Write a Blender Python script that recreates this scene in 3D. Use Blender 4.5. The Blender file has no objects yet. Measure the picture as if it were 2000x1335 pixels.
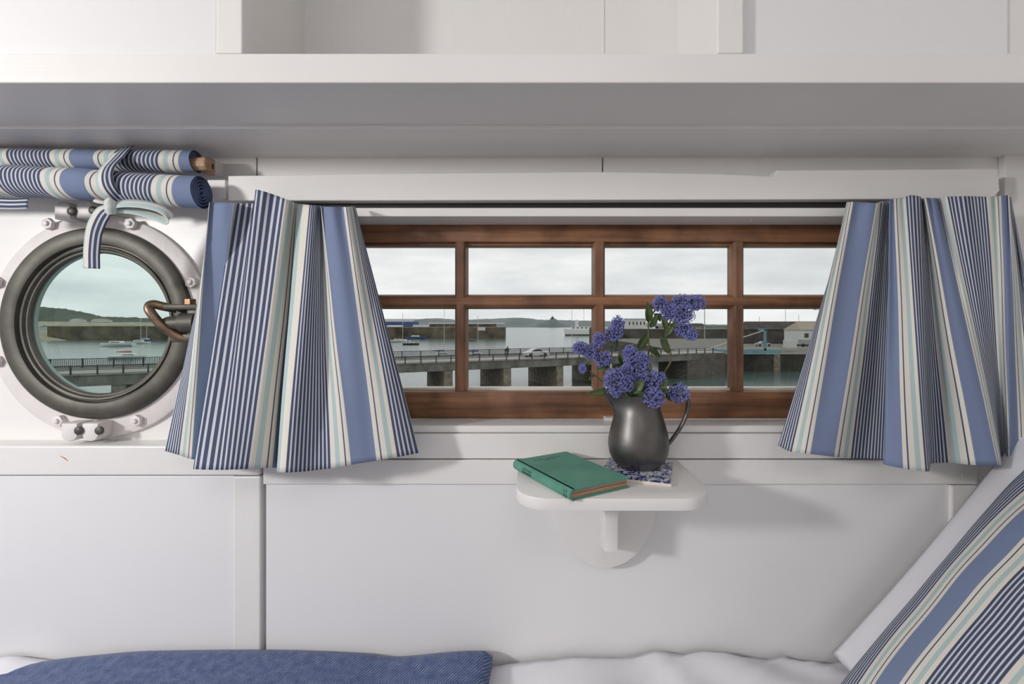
import bpy, bmesh, math, random
from mathutils import Vector, Matrix, noise
random.seed(7)
S = bpy.context.scene
C = S.collection
# ------------------------------------------------------------------ camera, sky, lamp, exposure
ZC = 1.35                 # eye height above the cabin sole
FPX = 900.0               # focal length in pixels of the 2000x1335 frame
CX, CY = 1040.0, 637.0    # where the viewing axis meets the picture
cam = bpy.data.cameras.new('camera'); camo = bpy.data.objects.new('camera', cam); C.objects.link(camo)
camo.location = (0, 0, ZC); camo.rotation_euler = (math.pi/2, 0, 0)
cam.sensor_width = 36; cam.lens = 36*FPX/2000
cam.shift_x = (1000-CX)/2000; cam.shift_y = (CY-667.5)/2000
cam.clip_start = .02; cam.clip_end = 20000
S.camera = camo
S.view_settings.view_transform = 'Standard'; S.view_settings.look = 'None'
S.view_settings.gamma = 1; S.view_settings.exposure = 0; S.view_settings.use_curve_mapping = False

w = bpy.data.worlds.new('sky'); S.world = w; w.use_nodes = True
nt = w.node_tree; nt.nodes.clear()
def nd(t, typ, **kw):
    n = t.nodes.new(typ)
    for k, v in kw.items():
        if k in n.inputs: n.inputs[k].default_value = v
        else: setattr(n, k, v)
    return n
tc = nd(nt, 'ShaderNodeTexCoord'); mp = nd(nt, 'ShaderNodeMapping'); mp.inputs['Scale'].default_value = (1.6, 1.6, 7)
nz = nd(nt, 'ShaderNodeTexNoise', Scale=1.7, Detail=6, Roughness=.55)
rp = nd(nt, 'ShaderNodeValToRGB')
rp.color_ramp.elements[0].position = .33; rp.color_ramp.elements[0].color = (.66, .69, .71, 1)
rp.color_ramp.elements[1].position = .62; rp.color_ramp.elements[1].color = (.95, .96, .955, 1)
bgn = nd(nt, 'ShaderNodeBackground', Strength=1.0); ow = nd(nt, 'ShaderNodeOutputWorld')
nt.links.new(tc.outputs['Generated'], mp.inputs['Vector']); nt.links.new(mp.outputs[0], nz.inputs['Vector'])
nt.links.new(nz.outputs[0], rp.inputs[0]); nt.links.new(rp.outputs[0], bgn.inputs[0]); nt.links.new(bgn.outputs[0], ow.inputs[0])

la = bpy.data.lights.new('cabin_lamp', 'AREA'); la.shape = 'DISK'; la.size = .25; la.energy = 33.5; la.color = (1, .985, .97)
lo = bpy.data.objects.new('cabin_lamp', la); C.objects.link(lo)
lo.location = (-2.15, -.66, ZC+.50)
lo.rotation_euler = (Vector((.5, .97, ZC-.85))-lo.location).to_track_quat('-Z', 'Y').to_euler()

l2 = bpy.data.lights.new('added_fill_light', 'AREA'); l2.shape = 'DISK'; l2.size = .8; l2.energy = 6; l2.color = (1, .985, .965)  # soft overhead fill added to brighten the cabin, not an actual fitting
l2o = bpy.data.objects.new('added_fill_light', l2); C.objects.link(l2o); l2o.location = (.15, -.55, ZC+.93)
l2o.rotation_euler = (math.radians(25), 0, 0)

# ------------------------------------------------------------------ helpers
def px(x, y, Y):          # a measured picture point at distance Y -> metres (relative to the eye)
    return Vector(((x-CX)/FPX*Y, Y, -(y-CY)/FPX*Y))
def tag(o, label, cat, group=None, kind=None):
    o['label'] = label; o['category'] = cat
    if group: o['group'] = group
    if kind: o['kind'] = kind
    return o
def empty(name, base):
    o = bpy.data.objects.new(name, None); C.objects.link(o)
    o.empty_display_size = .05
    o.location = Vector(base)+Vector((0, 0, ZC)); o['_b'] = list(base)
    return o
def base_of(o):
    b = Vector((0, 0, 0))
    while o is not None:
        if '_b' in o.keys(): b += Vector(o['_b'])
        o = o.parent
    return b
def obj(name, bm, mat, parent=None, base=None, smooth=None, solid=0, sub=0):
    """bm in eye-relative metres -> one mesh object; origin at base (top level) or at the parent's origin"""
    me = bpy.data.meshes.new(name)
    b = base_of(parent) if parent is not None else Vector(base if base is not None else (0, 0, 0))
    bmesh.ops.translate(bm, vec=-b, verts=bm.verts)
    bmesh.ops.recalc_face_normals(bm, faces=bm.faces)
    bm.to_mesh(me); bm.free()
    for m in (mat if isinstance(mat, (list, tuple)) else [mat]): me.materials.append(m)
    if smooth is not None:
        me.shade_smooth()
        me.set_sharp_from_angle(angle=math.radians(smooth))
    o = bpy.data.objects.new(name, me); C.objects.link(o)
    if parent is not None: o.parent = parent
    else:
        o.location = b+Vector((0, 0, ZC)); o['_b'] = list(b)
    if solid:
        md = o.modifiers.new('solid', 'SOLIDIFY'); md.thickness = solid; md.offset = 0
    if sub:
        md = o.modifiers.new('sub', 'SUBSURF'); md.levels = sub; md.render_levels = sub
    return o
def box(bm, x0, x1, y0, y1, z0, z1, bev=0, seg=2):
    r = bmesh.ops.create_cube(bm, size=1)
    vs = r['verts']
    bmesh.ops.scale(bm, vec=(x1-x0, y1-y0, z1-z0), verts=vs)
    bmesh.ops.translate(bm, vec=((x0+x1)/2, (y0+y1)/2, (z0+z1)/2), verts=vs)
    if bev:
        es = list({e for v in vs for e in v.link_edges})
        bmesh.ops.bevel(bm, geom=es, offset=bev, segments=seg, affect='EDGES', profile=.5)
    return bm
def B(*a, **k): return box(bmesh.new(), *a, **k)
def obox(bm, c, ux, hx, hy, hz, bev=0):
    """box centred on c, long axis ux in the ground plane"""
    ux = Vector(ux).normalized(); uy = Vector((-ux.y, ux.x, 0))
    n0 = len(bm.verts); t = bmesh.new(); box(t, -hx, hx, -hy, hy, -hz, hz, bev)
    M = Matrix(((ux.x, uy.x, 0, c[0]), (ux.y, uy.y, 0, c[1]), (0, 0, 1, c[2]), (0, 0, 0, 1)))
    t.transform(M); me = bpy.data.meshes.new('t'); t.to_mesh(me); t.free(); bm.from_mesh(me); bpy.data.meshes.remove(me)
    return bm
def prism(bm, pts, vec, bev=0):
    """polygon pts extruded along vec"""
    vec = Vector(vec)
    a = [bm.verts.new(p) for p in pts]; b = [bm.verts.new(Vector(p)+vec) for p in pts]
    n = len(pts); fs = [bm.faces.new(a), bm.faces.new(b[::-1])]
    for i in range(n): fs.append(bm.faces.new((a[i], b[i], b[(i+1) % n], a[(i+1) % n])))
    bmesh.ops.recalc_face_normals(bm, faces=fs)
    if bev:
        es = list({e for f in fs[:2] for e in f.edges})
        bmesh.ops.bevel(bm, geom=es, offset=bev, segments=2, affect='EDGES', profile=.5)
    return bm
def lathe(bm, prof, c, axis='Z', n=64, close=False):
    """prof = (radius, height along axis)"""
    rings = []
    for r, h in prof:
        ring = []
        for k in range(n):
            a = 2*math.pi*k/n; u, v = r*math.cos(a), r*math.sin(a)
            p = {'Z': (u, v, h), 'Y': (u, h, v), 'X': (h, u, v)}[axis]
            ring.append(bm.verts.new(Vector(c)+Vector(p)))
        rings.append(ring)
    m = len(rings)
    for i in range(m if close else m-1):
        A, D = rings[i], rings[(i+1) % m]
        for k in range(n): bm.faces.new((A[k], A[(k+1) % n], D[(k+1) % n], D[k]))
    return rings
def cap(bm, ring): bm.faces.new(ring)
def tube(bm, pts, r, n=8, caps=True, flat=1.0):
    pts = [Vector(p) for p in pts]; m = len(pts)
    rs = r if isinstance(r, (list, tuple)) else [r]*m
    up = None; rings = []
    for i in range(m):
        t = (pts[min(i+1, m-1)]-pts[max(i-1, 0)]).normalized()
        if up is None:
            up = Vector((0, 0, 1)) if abs(t.z) < .9 else Vector((0, 1, 0))
        s = t.cross(up).normalized(); up = s.cross(t).normalized()
        rings.append([bm.verts.new(pts[i]+rs[i]*(math.cos(2*math.pi*k/n)*s+flat*math.sin(2*math.pi*k/n)*up)) for k in range(n)])
    for i in range(m-1):
        for k in range(n): bm.faces.new((rings[i][k], rings[i][(k+1) % n], rings[i+1][(k+1) % n], rings[i+1][k]))
    if caps: bm.faces.new(rings[0][::-1]); bm.faces.new(rings[-1])
    return bm
def spline(pts, k=6):
    """Catmull-Rom through pts"""
    P = [Vector(p) for p in pts]; P = [2*P[0]-P[1]]+P+[2*P[-1]-P[-2]]; out = []
    for i in range(1, len(P)-2):
        for j in range(k):
            t = j/k; a, b, c, d = P[i-1], P[i], P[i+1], P[i+2]
            out.append(.5*((2*b)+(c-a)*t+(2*a-5*b+4*c-d)*t*t+(3*b-a-3*c+d)*t**3))
    return out+[P[-2]]
def pchip(xs, ys):
    n = len(xs); h = [xs[i+1]-xs[i] for i in range(n-1)]; d = [(ys[i+1]-ys[i])/h[i] for i in range(n-1)]
    m = [d[0]]+[0]*(n-2)+[d[-1]]
    for i in range(1, n-1):
        if d[i-1]*d[i] > 0:
            w1, w2 = 2*h[i]+h[i-1], h[i]+2*h[i-1]; m[i] = (w1+w2)/(w1/d[i-1]+w2/d[i])
    def f(x):
        i = 0
        while i < n-2 and x > xs[i+1]: i += 1
        t = (x-xs[i])/h[i]; t2, t3 = t*t, t*t*t
        return (2*t3-3*t2+1)*ys[i]+(t3-2*t2+t)*h[i]*m[i]+(-2*t3+3*t2)*ys[i+1]+(t3-t2)*h[i]*m[i+1]
    return f
def grid(bm, P, uv=None, mi=0):
    """P[i][j] vertex positions; uv[i][j] optional"""
    V = [[bm.verts.new(p) for p in row] for row in P]
    L = bm.loops.layers.uv.verify() if uv else None
    for i in range(len(V)-1):
        for j in range(len(V[0])-1):
            f = bm.faces.new((V[i][j], V[i+1][j], V[i+1][j+1], V[i][j+1])); f.material_index = mi
            if uv:
                for l, (a, b) in zip(f.loops, ((i, j), (i+1, j), (i+1, j+1), (i, j+1))): l[L].uv = uv[a][b]
    return V

# ------------------------------------------------------------------ materials
def mat(name, col, rough=.5, metal=0, spec=.5, bump=0, bscale=(30, 30, 30), var=0, vscale=3, col2=None, vstretch=(1, 1, 1), bdist=.002, sheen=0, vlo=.35, vhi=.65):
    m = bpy.data.materials.new(name); m.use_nodes = True; t = m.node_tree; p = t.nodes['Principled BSDF']
    p.inputs['Base Color'].default_value = (*col, 1); p.inputs['Roughness'].default_value = rough
    p.inputs['Metallic'].default_value = metal; p.inputs['Specular IOR Level'].default_value = spec
    if sheen: p.inputs['Sheen Weight'].default_value = sheen
    co = nd(t, 'ShaderNodeTexCoord')
    if var or col2:
        mp = nd(t, 'ShaderNodeMapping'); mp.inputs['Scale'].default_value = vstretch
        n = nd(t, 'ShaderNodeTexNoise', Scale=vscale, Detail=6, Roughness=.6); r = nd(t, 'ShaderNodeValToRGB')
        c2 = col2 or tuple(c*(1-var) for c in col)
        r.color_ramp.elements[0].position = vlo; r.color_ramp.elements[0].color = (*c2, 1)
        r.color_ramp.elements[1].position = vhi; r.color_ramp.elements[1].color = (*col, 1)
        t.links.new(co.outputs['Object'], mp.inputs['Vector']); t.links.new(mp.outputs[0], n.inputs['Vector'])
        t.links.new(n.outputs[0], r.inputs[0]); t.links.new(r.outputs[0], p.inputs['Base Color'])
    if bump:
        mp2 = nd(t, 'ShaderNodeMapping'); mp2.inputs['Scale'].default_value = bscale
        n2 = nd(t, 'ShaderNodeTexNoise', Scale=1, Detail=5, Roughness=.6); b = nd(t, 'ShaderNodeBump', Strength=bump, Distance=bdist)
        t.links.new(co.outputs['Object'], mp2.inputs['Vector']); t.links.new(mp2.outputs[0], n2.inputs['Vector'])
        t.links.new(n2.outputs[0], b.inputs['Height']); t.links.new(b.outputs[0], p.inputs['Normal'])
    return m
WHITE = (.835, .815, .795)
M = {}
M['paint_h'] = mat('white_gloss_paint', WHITE, .38, bump=.25, bscale=(9, 60, 160), bdist=.0012, var=.03, vscale=4)
M['paint_v'] = mat('white_gloss_paint_upright', WHITE, .38, bump=.25, bscale=(160, 60, 9), bdist=.0012, var=.03, vscale=4)
M['panel'] = mat('white_panel_paint', (.83, .82, .825), .42, bump=.14, bscale=(25, 25, 18), bdist=.0012, var=.025, vscale=2)
M['old_paint'] = mat('thick_old_white_paint', (.80, .755, .735), .45, bump=.5, bscale=(90, 90, 90), bdist=.0015, var=.06, vscale=25)
M['dark'] = mat('dark_gap_wood', (.025, .02, .017), .7, var=.3)
M['rust'] = mat('rust_scratch', (.55, .25, .1), .7)
def wood(name, c1, c2, axis):
    st = {'x': (2.2, 45, 45), 'z': (45, 45, 2.2)}[axis]
    m = mat(name, c1, .42, col2=c2, vscale=1, vstretch=st, bump=.4, bscale=tuple(2*s for s in st), bdist=.0008, vlo=.3, vhi=.72)
    t = m.node_tree; p = t.nodes['Principled BSDF']     # grimy weathering in blotches
    co = t.nodes['Texture Coordinate']; n = nd(t, 'ShaderNodeTexNoise', Scale=9, Detail=4); r = nd(t, 'ShaderNodeValToRGB')
    r.color_ramp.elements[0].position = .36; r.color_ramp.elements[0].color = (.38, .34, .33, 1)
    r.color_ramp.elements[1].position = .58; r.color_ramp.elements[1].color = (1, 1, 1, 1)
    mx = nd(t, 'ShaderNodeMix', data_type='RGBA', blend_type='MULTIPLY'); mx.inputs[0].default_value = .85
    src = p.inputs['Base Color'].links[0].from_socket
    t.links.new(co.outputs['Object'], n.inputs['Vector']); t.links.new(n.outputs[0], r.inputs[0])
    t.links.new(src, mx.inputs[6]); t.links.new(r.outputs[0], mx.inputs[7]); t.links.new(mx.outputs[2], p.inputs['Base Color'])
    return m
M['wood_x'] = wood('varnished_wood_rail', (.42, .20, .095), (.11, .047, .024), 'x')
M['wood_z'] = wood('varnished_wood_bar', (.42, .21, .11), (.13, .056, .03), 'z')
M['pale_wood'] = mat('bare_dowel_wood', (.52, .36, .22), .6, col2=(.36, .22, .12), vscale=60)
M['bronze'] = mat('tarnished_bronze', (.105, .10, .082), .5, metal=.35, col2=(.06, .055, .045), vscale=14, bump=.3, bscale=(120, 120, 120), bdist=.0006)
M['bronze_worn'] = mat('worn_bronze', (.30, .20, .13), .38, metal=.8, col2=(.12, .10, .075), vscale=30, bump=.4, bscale=(150, 150, 150), bdist=.0008)
M['brass'] = mat('brass_bolt', (.36, .22, .12), .45, metal=.6, col2=(.25, .15, .08), vscale=60)
M['putty'] = mat('greenish_glass_edge', (.42, .52, .47), .4)
M['pewter'] = mat('pewter', (.175, .17, .16), .42, metal=.95, col2=(.13, .125, .12), vscale=18, bump=.12, bscale=(60, 60, 60), bdist=.001)
M['book'] = mat('green_book_cloth', (.125, .33, .25), .75, col2=(.085, .265, .195), vscale=12, bump=.5, bscale=(900, 900, 900), bdist=.0003)
M['pages'] = mat('aged_page_edges', (.50, .34, .23), .85, col2=(.36, .22, .14), vscale=1, vstretch=(20, 20, 900), bump=.6, bscale=(20, 20, 1500), bdist=.0005)
M['ink'] = mat('dark_teal_ink', (.012, .05, .05), .6)
M['sheet'] = mat('white_cotton', (.80, .80, .84), .85, bump=.2, bscale=(400, 400, 400), bdist=.0004)
M['linen'] = mat('white_pillow_cotton', (.80, .80, .84), .85, bump=.2, bscale=(400, 400, 400), bdist=.0004)
M['leaf'] = mat('leaf_green', (.075, .115, .030), .45, col2=(.03, .055, .016), vscale=60)
M['stem'] = mat('stem_green', (.12, .13, .05), .6, col2=(.08, .06, .03), vscale=50)
M['petal'] = mat('ceanothus_blue', (.30, .33, .68), .7, col2=(.11, .105, .33), vscale=330, vlo=.3, vhi=.62)
M['core'] = mat('gap_shade_core', (.06, .06, .13), .8, col2=(.05, .07, .04), vscale=120)  # stem core coloured darker, painting in the shade between florets
M['floorwood'] = mat('cabin_sole_wood', (.22, .12, .06), .5, col2=(.14, .07, .035), vscale=2, vstretch=(1, 12, 1))

def glass(name, tint, refl):
    m = bpy.data.materials.new(name); m.use_nodes = True; t = m.node_tree; t.nodes.clear()
    tr = nd(t, 'ShaderNodeBsdfTransparent'); tr.inputs[0].default_value = (*tint, 1)
    gl = nd(t, 'ShaderNodeBsdfGlossy', Roughness=.03); fr = nd(t, 'ShaderNodeFresnel', IOR=1.25)
    mt = nd(t, 'ShaderNodeMath', operation='MULTIPLY'); mt.inputs[1].default_value = refl
    mx = nd(t, 'ShaderNodeMixShader'); o = nd(t, 'ShaderNodeOutputMaterial')
    t.links.new(fr.outputs[0], mt.inputs[0]); t.links.new(mt.outputs[0], mx.inputs[0])
    t.links.new(tr.outputs[0], mx.inputs[1]); t.links.new(gl.outputs[0], mx.inputs[2]); t.links.new(mx.outputs[0], o.inputs[0])
    return m
M['pane'] = glass('window_glass', (.985, .99, .985), .8)
M['portglass'] = glass('thick_green_port_glass', (.90, .965, .945), .8)

BLUE_L, NAVY_L, CREAM_L, TEAL_L, PALE_L = (.205, .258, .40), (.072, .085, .145), (.76, .73, .66), (.46, .58, .58), (.60, .63, .69)
PERIOD = .218
def stripes(name):
    m = bpy.data.materials.new(name); m.use_nodes = True; t = m.node_tree; p = t.nodes['Principled BSDF']
    p.inputs['Roughness'].default_value = .85; p.inputs['Specular IOR Level'].default_value = .2
    def math_(op, a, b=None):
        n = nd(t, 'ShaderNodeMath', operation=op)
        for i, v in enumerate((a, b)):
            if v is None: continue
            if isinstance(v, (int, float)): n.inputs[i].default_value = v
            else: t.links.new(v, n.inputs[i])
        return n.outputs[0]
    uv = nd(t, 'ShaderNodeUVMap'); sp = nd(t, 'ShaderNodeSeparateXYZ'); t.links.new(uv.outputs[0], sp.inputs[0])
    fr = math_('FRACT', math_('DIVIDE', sp.outputs[0], PERIOD))
    r = nd(t, 'ShaderNodeValToRGB'); cr = r.color_ramp; cr.interpolation = 'CONSTANT'
    st = [(0, BLUE_L), (48, CREAM_L), (57, NAVY_L), (59.6, CREAM_L), (69, TEAL_L), (78.5, CREAM_L), (88, PALE_L), (178, CREAM_L), (187.5, TEAL_L), (197, CREAM_L), (206.4, NAVY_L), (209, CREAM_L)]
    cr.elements[0].position = 0; cr.elements[0].color = (*st[0][1], 1)
    cr.elements[1].position = st[1][0]/218; cr.elements[1].color = (*st[1][1], 1)
    for q, c in st[2:]:
        e = cr.elements.new(q/218); e.color = (*c, 1)
    t.links.new(fr, r.inputs[0])
    mm = math_('MULTIPLY', fr, 218.0)
    pin = math_('LESS_THAN', math_('FRACT', math_('DIVIDE', math_('SUBTRACT', mm, 88.0), 8.49)), .6)
    inn = math_('MULTIPLY', math_('GREATER_THAN', mm, 88.0), math_('LESS_THAN', mm, 178.0))
    mx = nd(t, 'ShaderNodeMix', data_type='RGBA'); t.links.new(math_('MULTIPLY', pin, inn), mx.inputs[0])
    t.links.new(r.outputs[0], mx.inputs[6]); mx.inputs[7].default_value = (*NAVY_L, 1)
    # weave
    mp = nd(t, 'ShaderNodeMapping'); mp.inputs['Scale'].default_value = (500, 1500, 1); t.links.new(uv.outputs[0], mp.inputs[0])
    n = nd(t, 'ShaderNodeTexNoise', Scale=1, Detail=2); t.links.new(mp.outputs[0], n.inputs['Vector'])
    mr = nd(t, 'ShaderNodeMapRange'); mr.inputs[3].default_value = .86; mr.inputs[4].default_value = 1.1; t.links.new(n.outputs[0], mr.inputs[0])
    m2 = nd(t, 'ShaderNodeMix', data_type='RGBA', blend_type='MULTIPLY'); m2.inputs[0].default_value = 1
    t.links.new(mx.outputs[2], m2.inputs[6]); t.links.new(mr.outputs[0], m2.inputs[7]); t.links.new(m2.outputs[2], p.inputs['Base Color'])
    b = nd(t, 'ShaderNodeBump', Strength=.25, Distance=.0004); t.links.new(n.outputs[0], b.inputs['Height']); t.links.new(b.outputs[0], p.inputs['Normal'])
    return m
M['stripe'] = stripes('blue_cream_stripe_fabric')
M['blue_cloth'] = mat('plain_blue_fabric', (.10, .135, .26), .85)
M['blue_dark'] = mat('navy_fabric', (.05, .06, .12), .85)

# twill wool blanket
m = bpy.data.materials.new('blue_wool_twill'); m.use_nodes = True; t = m.node_tree; p = t.nodes['Principled BSDF']
p.inputs['Roughness'].default_value = .95; p.inputs['Specular IOR Level'].default_value = .1; p.inputs['Sheen Weight'].default_value = .15
uv = nd(t, 'ShaderNodeUVMap'); mp = nd(t, 'ShaderNodeMapping'); mp.inputs['Rotation'].default_value = (0, 0, math.radians(35))
wv = nd(t, 'ShaderNodeTexWave', Scale=62, Distortion=1.5, Detail=2); wv.inputs['Detail Scale'].default_value = 4
n = nd(t, 'ShaderNodeTexNoise', Scale=60, Detail=5); n3 = nd(t, 'ShaderNodeTexNoise', Scale=700, Detail=2)
ml = nd(t, 'ShaderNodeMath', operation='MULTIPLY'); ad = nd(t, 'ShaderNodeMath', operation='MULTIPLY')
r = nd(t, 'ShaderNodeValToRGB'); r.color_ramp.elements[0].color = (.055, .085, .20, 1); r.color_ramp.elements[0].position = .08
r.color_ramp.elements[1].color = (.34, .40, .55, 1); r.color_ramp.elements[1].position = .42
t.links.new(uv.outputs[0], mp.inputs[0]); t.links.new(mp.outputs[0], wv.inputs['Vector']); t.links.new(uv.outputs[0], n.inputs['Vector']); t.links.new(uv.outputs[0], n3.inputs['Vector'])
t.links.new(wv.outputs[1], ml.inputs[0]); t.links.new(n.outputs[0], ml.inputs[1]); t.links.new(ml.outputs[0], ad.inputs[0]); t.links.new(n3.outputs[0], ad.inputs[1])
t.links.new(ad.outputs[0], r.inputs[0]); t.links.new(r.outputs[0], p.inputs['Base Color'])
b = nd(t, 'ShaderNodeBump', Strength=.7, Distance=.0015); t.links.new(ad.outputs[0], b.inputs['Height']); t.links.new(b.outputs[0], p.inputs['Normal'])
M['blanket'] = m
# willow-like blue and white glaze
m = bpy.data.materials.new('blue_white_glaze'); m.use_nodes = True; t = m.node_tree; p = t.nodes['Principled BSDF']; p.inputs['Roughness'].default_value = .15
co = nd(t, 'ShaderNodeTexCoord'); n = nd(t, 'ShaderNodeTexNoise', Scale=75, Detail=3, Distortion=2.2); r = nd(t, 'ShaderNodeValToRGB'); r.color_ramp.interpolation = 'EASE'
r.color_ramp.elements[0].position = .49; r.color_ramp.elements[0].color = (.035, .055, .22, 1); r.color_ramp.elements[1].position = .54; r.color_ramp.elements[1].color = (.72, .73, .78, 1)
t.links.new(co.outputs['Object'], n.inputs['Vector']); t.links.new(n.outputs[0], r.inputs[0]); t.links.new(r.outputs[0], p.inputs['Base Color'])
M['tile'] = m
M['tile_edge'] = mat('tile_biscuit', (.72, .66, .58), .6)

# ------------------------------------------------------------------ the cabin shell
XL, XR, YB, ZT, ZF = -2.6, 1.10, -1.25, .95, -1.35
YU, YP = 1.0, .95              # upper lining face, lower panel face
def struct(o, label, cat): return tag(o, label, cat, kind='structure')
struct(obj('floor', B(XL-.05, XR+.05, YB-.05, 1.06, ZF-.05, ZF), M['floorwood'], base=(0, 0, ZF)), 'varnished wooden cabin sole below the bunk', 'floor')
struct(obj('ceiling', B(XL-.05, XR+.05, YB-.05, 1.06, ZT, ZT+.05), M['panel'], base=(0, 0, ZT)), 'white painted deckhead above the lockers', 'ceiling')
struct(obj('wall_left', B(XL-.05, XL, YB, 1.06, ZF, ZT), M['panel'], base=(XL, 0, ZF)), 'white painted bulkhead at the left end of the cabin', 'wall')
struct(obj('wall_right', B(XR, XR+.05, YB, 1.06, ZF, ZT), M['panel'], base=(XR, 0, ZF)), 'white painted bulkhead behind the pillows', 'wall')
struct(obj('wall_front', B(XL, XR, YB-.05, YB, ZF, ZT), M['panel'], base=(0, YB, ZF)), 'white painted wall across the cabin from the window', 'wall')

wb = empty('wall_back', (0, YU, ZF)); struct(wb, 'white painted boarded hull side around the window and porthole', 'wall')
# porthole board: rectangle with a round hole
PX, PZ, PR = -.932, .0065, .196
ZS = .372                       # soffit height
SX = -.600                      # seam left of the window
def holed(bm, x0, x1, z0, z1, y0, y1, cx, cz, R, n=96):
    corners = []
    def onrect(a):
        c, s = math.cos(a), math.sin(a)
        k = min(((x1-cx)/c if c > 1e-9 else (x0-cx)/c if c < -1e-9 else 1e9), ((z1-cz)/s if s > 1e-9 else (z0-cz)/s if s < -1e-9 else 1e9))
        return (cx+c*k, cz+s*k)
    angs = sorted([2*math.pi*k/n for k in range(n)]+[math.atan2(z-cz, x-cx) % (2*math.pi) for x in (x0, x1) for z in (z0, z1)])
    R_ = [[], [], [], []]
    for a in angs:
        ox, oz = onrect(a); ix, iz = cx+R*math.cos(a), cz+R*math.sin(a)
        for l, p in zip(R_, ((ix, y0, iz), (ox, y0, oz), (ox, y1, oz), (ix, y1, iz))): l.append(bm.verts.new(p))
    for i in range(len(angs)):
        j = (i+1) % len(angs)
        for q in range(4):
            A, D = R_[q], R_[(q+1) % 4]; bm.faces.new((A[i], A[j], D[j], D[i]))
    return bm
obj('board', holed(bmesh.new(), XL, SX, -.262, ZS+.02, YU, YU+.05, PX, PZ, PR), M['paint_h'], wb)
WX0, WX1, WZ0, WZ1 = -.515, .812, -.206, .228     # wooden window, outer size
for x0, x1, z0, z1 in ((SX+.003, .151, WZ1+.004, ZS+.02), (.154, XR, WZ1+.004, ZS+.02), (SX+.003, WX0-.003, -.262, WZ1+.002), (WX1+.003, XR, -.262, WZ1+.002)):
    obj('board', B(x0, x1, YU, YU+.05, z0, z1, .0015), M['paint_h'], wb)
obj('backing', B(XL, XR, 1.00, 1.06, ZF, -.262), M['panel'], wb)
# left lower half: ledge, face, panel, stile
LX = -.5615
obj('ledge', B(XL, LX, YP-.002, YU, -.307, -.2455, .004, 3), M['paint_h'], wb)
obj('panel', B(XL, -.6175, YP+.005, YU, -.75, -.3095, .0015), M['panel'], wb)
obj('stile', B(-.6175, LX, YP+.0005, YU, -.75, -.3095, .003), M['paint_v'], wb)
obj('gap_strip', B(LX, -.553, YP+.02, YU, -.75, -.235), M['paint_v'], wb)
# right lower half
RX = .918
obj('plank', B(-.5555, RX+.02, YP+.003, YU, -.2735, -.2225, .0015), M['paint_h'], wb)
obj('plank', B(-.5555, RX, YP, YU, -.3255, -.2755, .0015), M['paint_h'], wb)
obj('panel', B(-.553, .862, YP+.006, YU, -.75, -.3265, .0015), M['panel'], wb)
obj('stile', B(.862, RX, YP-.002, YU, -.75, -.3275, .004), M['paint_v'], wb)
obj('plank', B(RX+.004, XR, YP+.022, YU, -.75, -.262, .0015), M['paint_v'], wb)
bm = bmesh.new()
lathe(bm, [(.0001, -.002), (.003, -.0018), (.0045, 0)], (.888, YP, -.305), 'Y', 12); obj('screw_head', bm, M['paint_h'], wb, smooth=40)
# chip of bare rust on the ledge
obj('scratch', tube(bmesh.new(), [px(118, 890, .9475), px(126, 894, .9475), px(133, 900, .9475)], [.0008, .0016, .0006], 6, flat=.4), M['rust'], wb)

# window sill and head (white)
o = obj('trim_1', B(-.5555, .935, .958, YU+.03, -.222, -.2065, .005, 3), M['paint_h'], base=(0, .98, -.222)); struct(o, 'white painted sill ledge under the wooden window', 'window sill')
o = obj('trim_2', B(WX0-.02, WX1+.02, .950, YU+.03, .2265, .2445, .002), M['paint_h'], base=(0, .98, .2265)); struct(o, 'white painted head strip above the wooden window', 'window head')
hd = o
for x in (720, 898, 1033, 1177, 1344, 1466, 1615):
    bm = bmesh.new(); q = px(x, 432, .985); lathe(bm, [(.0001, -.0022), (.0022, -.0016), (.003, 0)], (q.x, q.y, .2268), 'Z', 10); obj('nail_head', bm, M['paint_h'], hd, smooth=60)
o = obj('trim_3', B(WX0-.03, WX1+.03, .965, YU+.02, .2450, .262), M['dark'], base=(0, .98, .245)); struct(o, 'dark slot between the pelmet board and the window head', 'gap')
# pelmet board, notched upper edge
def pe(x, y): v = px(x, y, .942); return (v.x, .942, v.z)
o = obj('trim_4', prism(bmesh.new(), [pe(445, 392), pe(445, 343), pe(700, 339), pe(1180, 335), pe(1400, 339), pe(1512, 344), pe(1518, 332), pe(1700, 331), pe(1950, 329), pe(1953, 372), pe(1940, 388)], (0, .056, 0), .002), M['paint_h'], base=(0, .95, .26))
struct(o, 'white painted pelmet board with a chipped upper edge over the window', 'pelmet')
o = obj('trim_5', B(px(1958, 0, .99).x, XR, .985, YU, -.25, ZS, .002), M['paint_v'], base=(1.0, .99, -.25)); struct(o, 'white upright batten at the right end of the pelmet', 'batten')

# wooden window
wn = empty('window_1', (.1485, 1.04, WZ0)); struct(wn, 'brown varnished wooden window with eight panes looking onto the harbour', 'window')
YW = 1.03
def wz(y, Y=YW): return -(y-CY)/FPX*Y
def wx(x, Y=YW): return (x-CX)/FPX*Y
def rail(name, x0, x1, z0, z1, bev, m, y0=YW):
    return obj(name, B(x0, x1, y0, y0+.032, z0, z1, bev, 2), M[m], wn, smooth=40)
rail('top_rail', WX0, WX1, wz(472), wz(438), .003, 'wood_x')
rail('bottom_rail', WX0, WX1, wz(817), wz(764), .004, 'wood_x', YW-.004)
rail('stile', WX0, wx(640), wz(766), wz(470), .003, 'wood_z')
rail('stile', wx(1700), WX1, wz(766), wz(470), .003, 'wood_z')
cols = [(886, 914), (1154, 1184), (1423, 1456)]
cols = [(889, 908), (1162, 1181), (1434, 1455)]
def bar(name, pts, vec, m): return obj(name, prism(bmesh.new(), pts, vec), M[m], wn)
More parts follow.
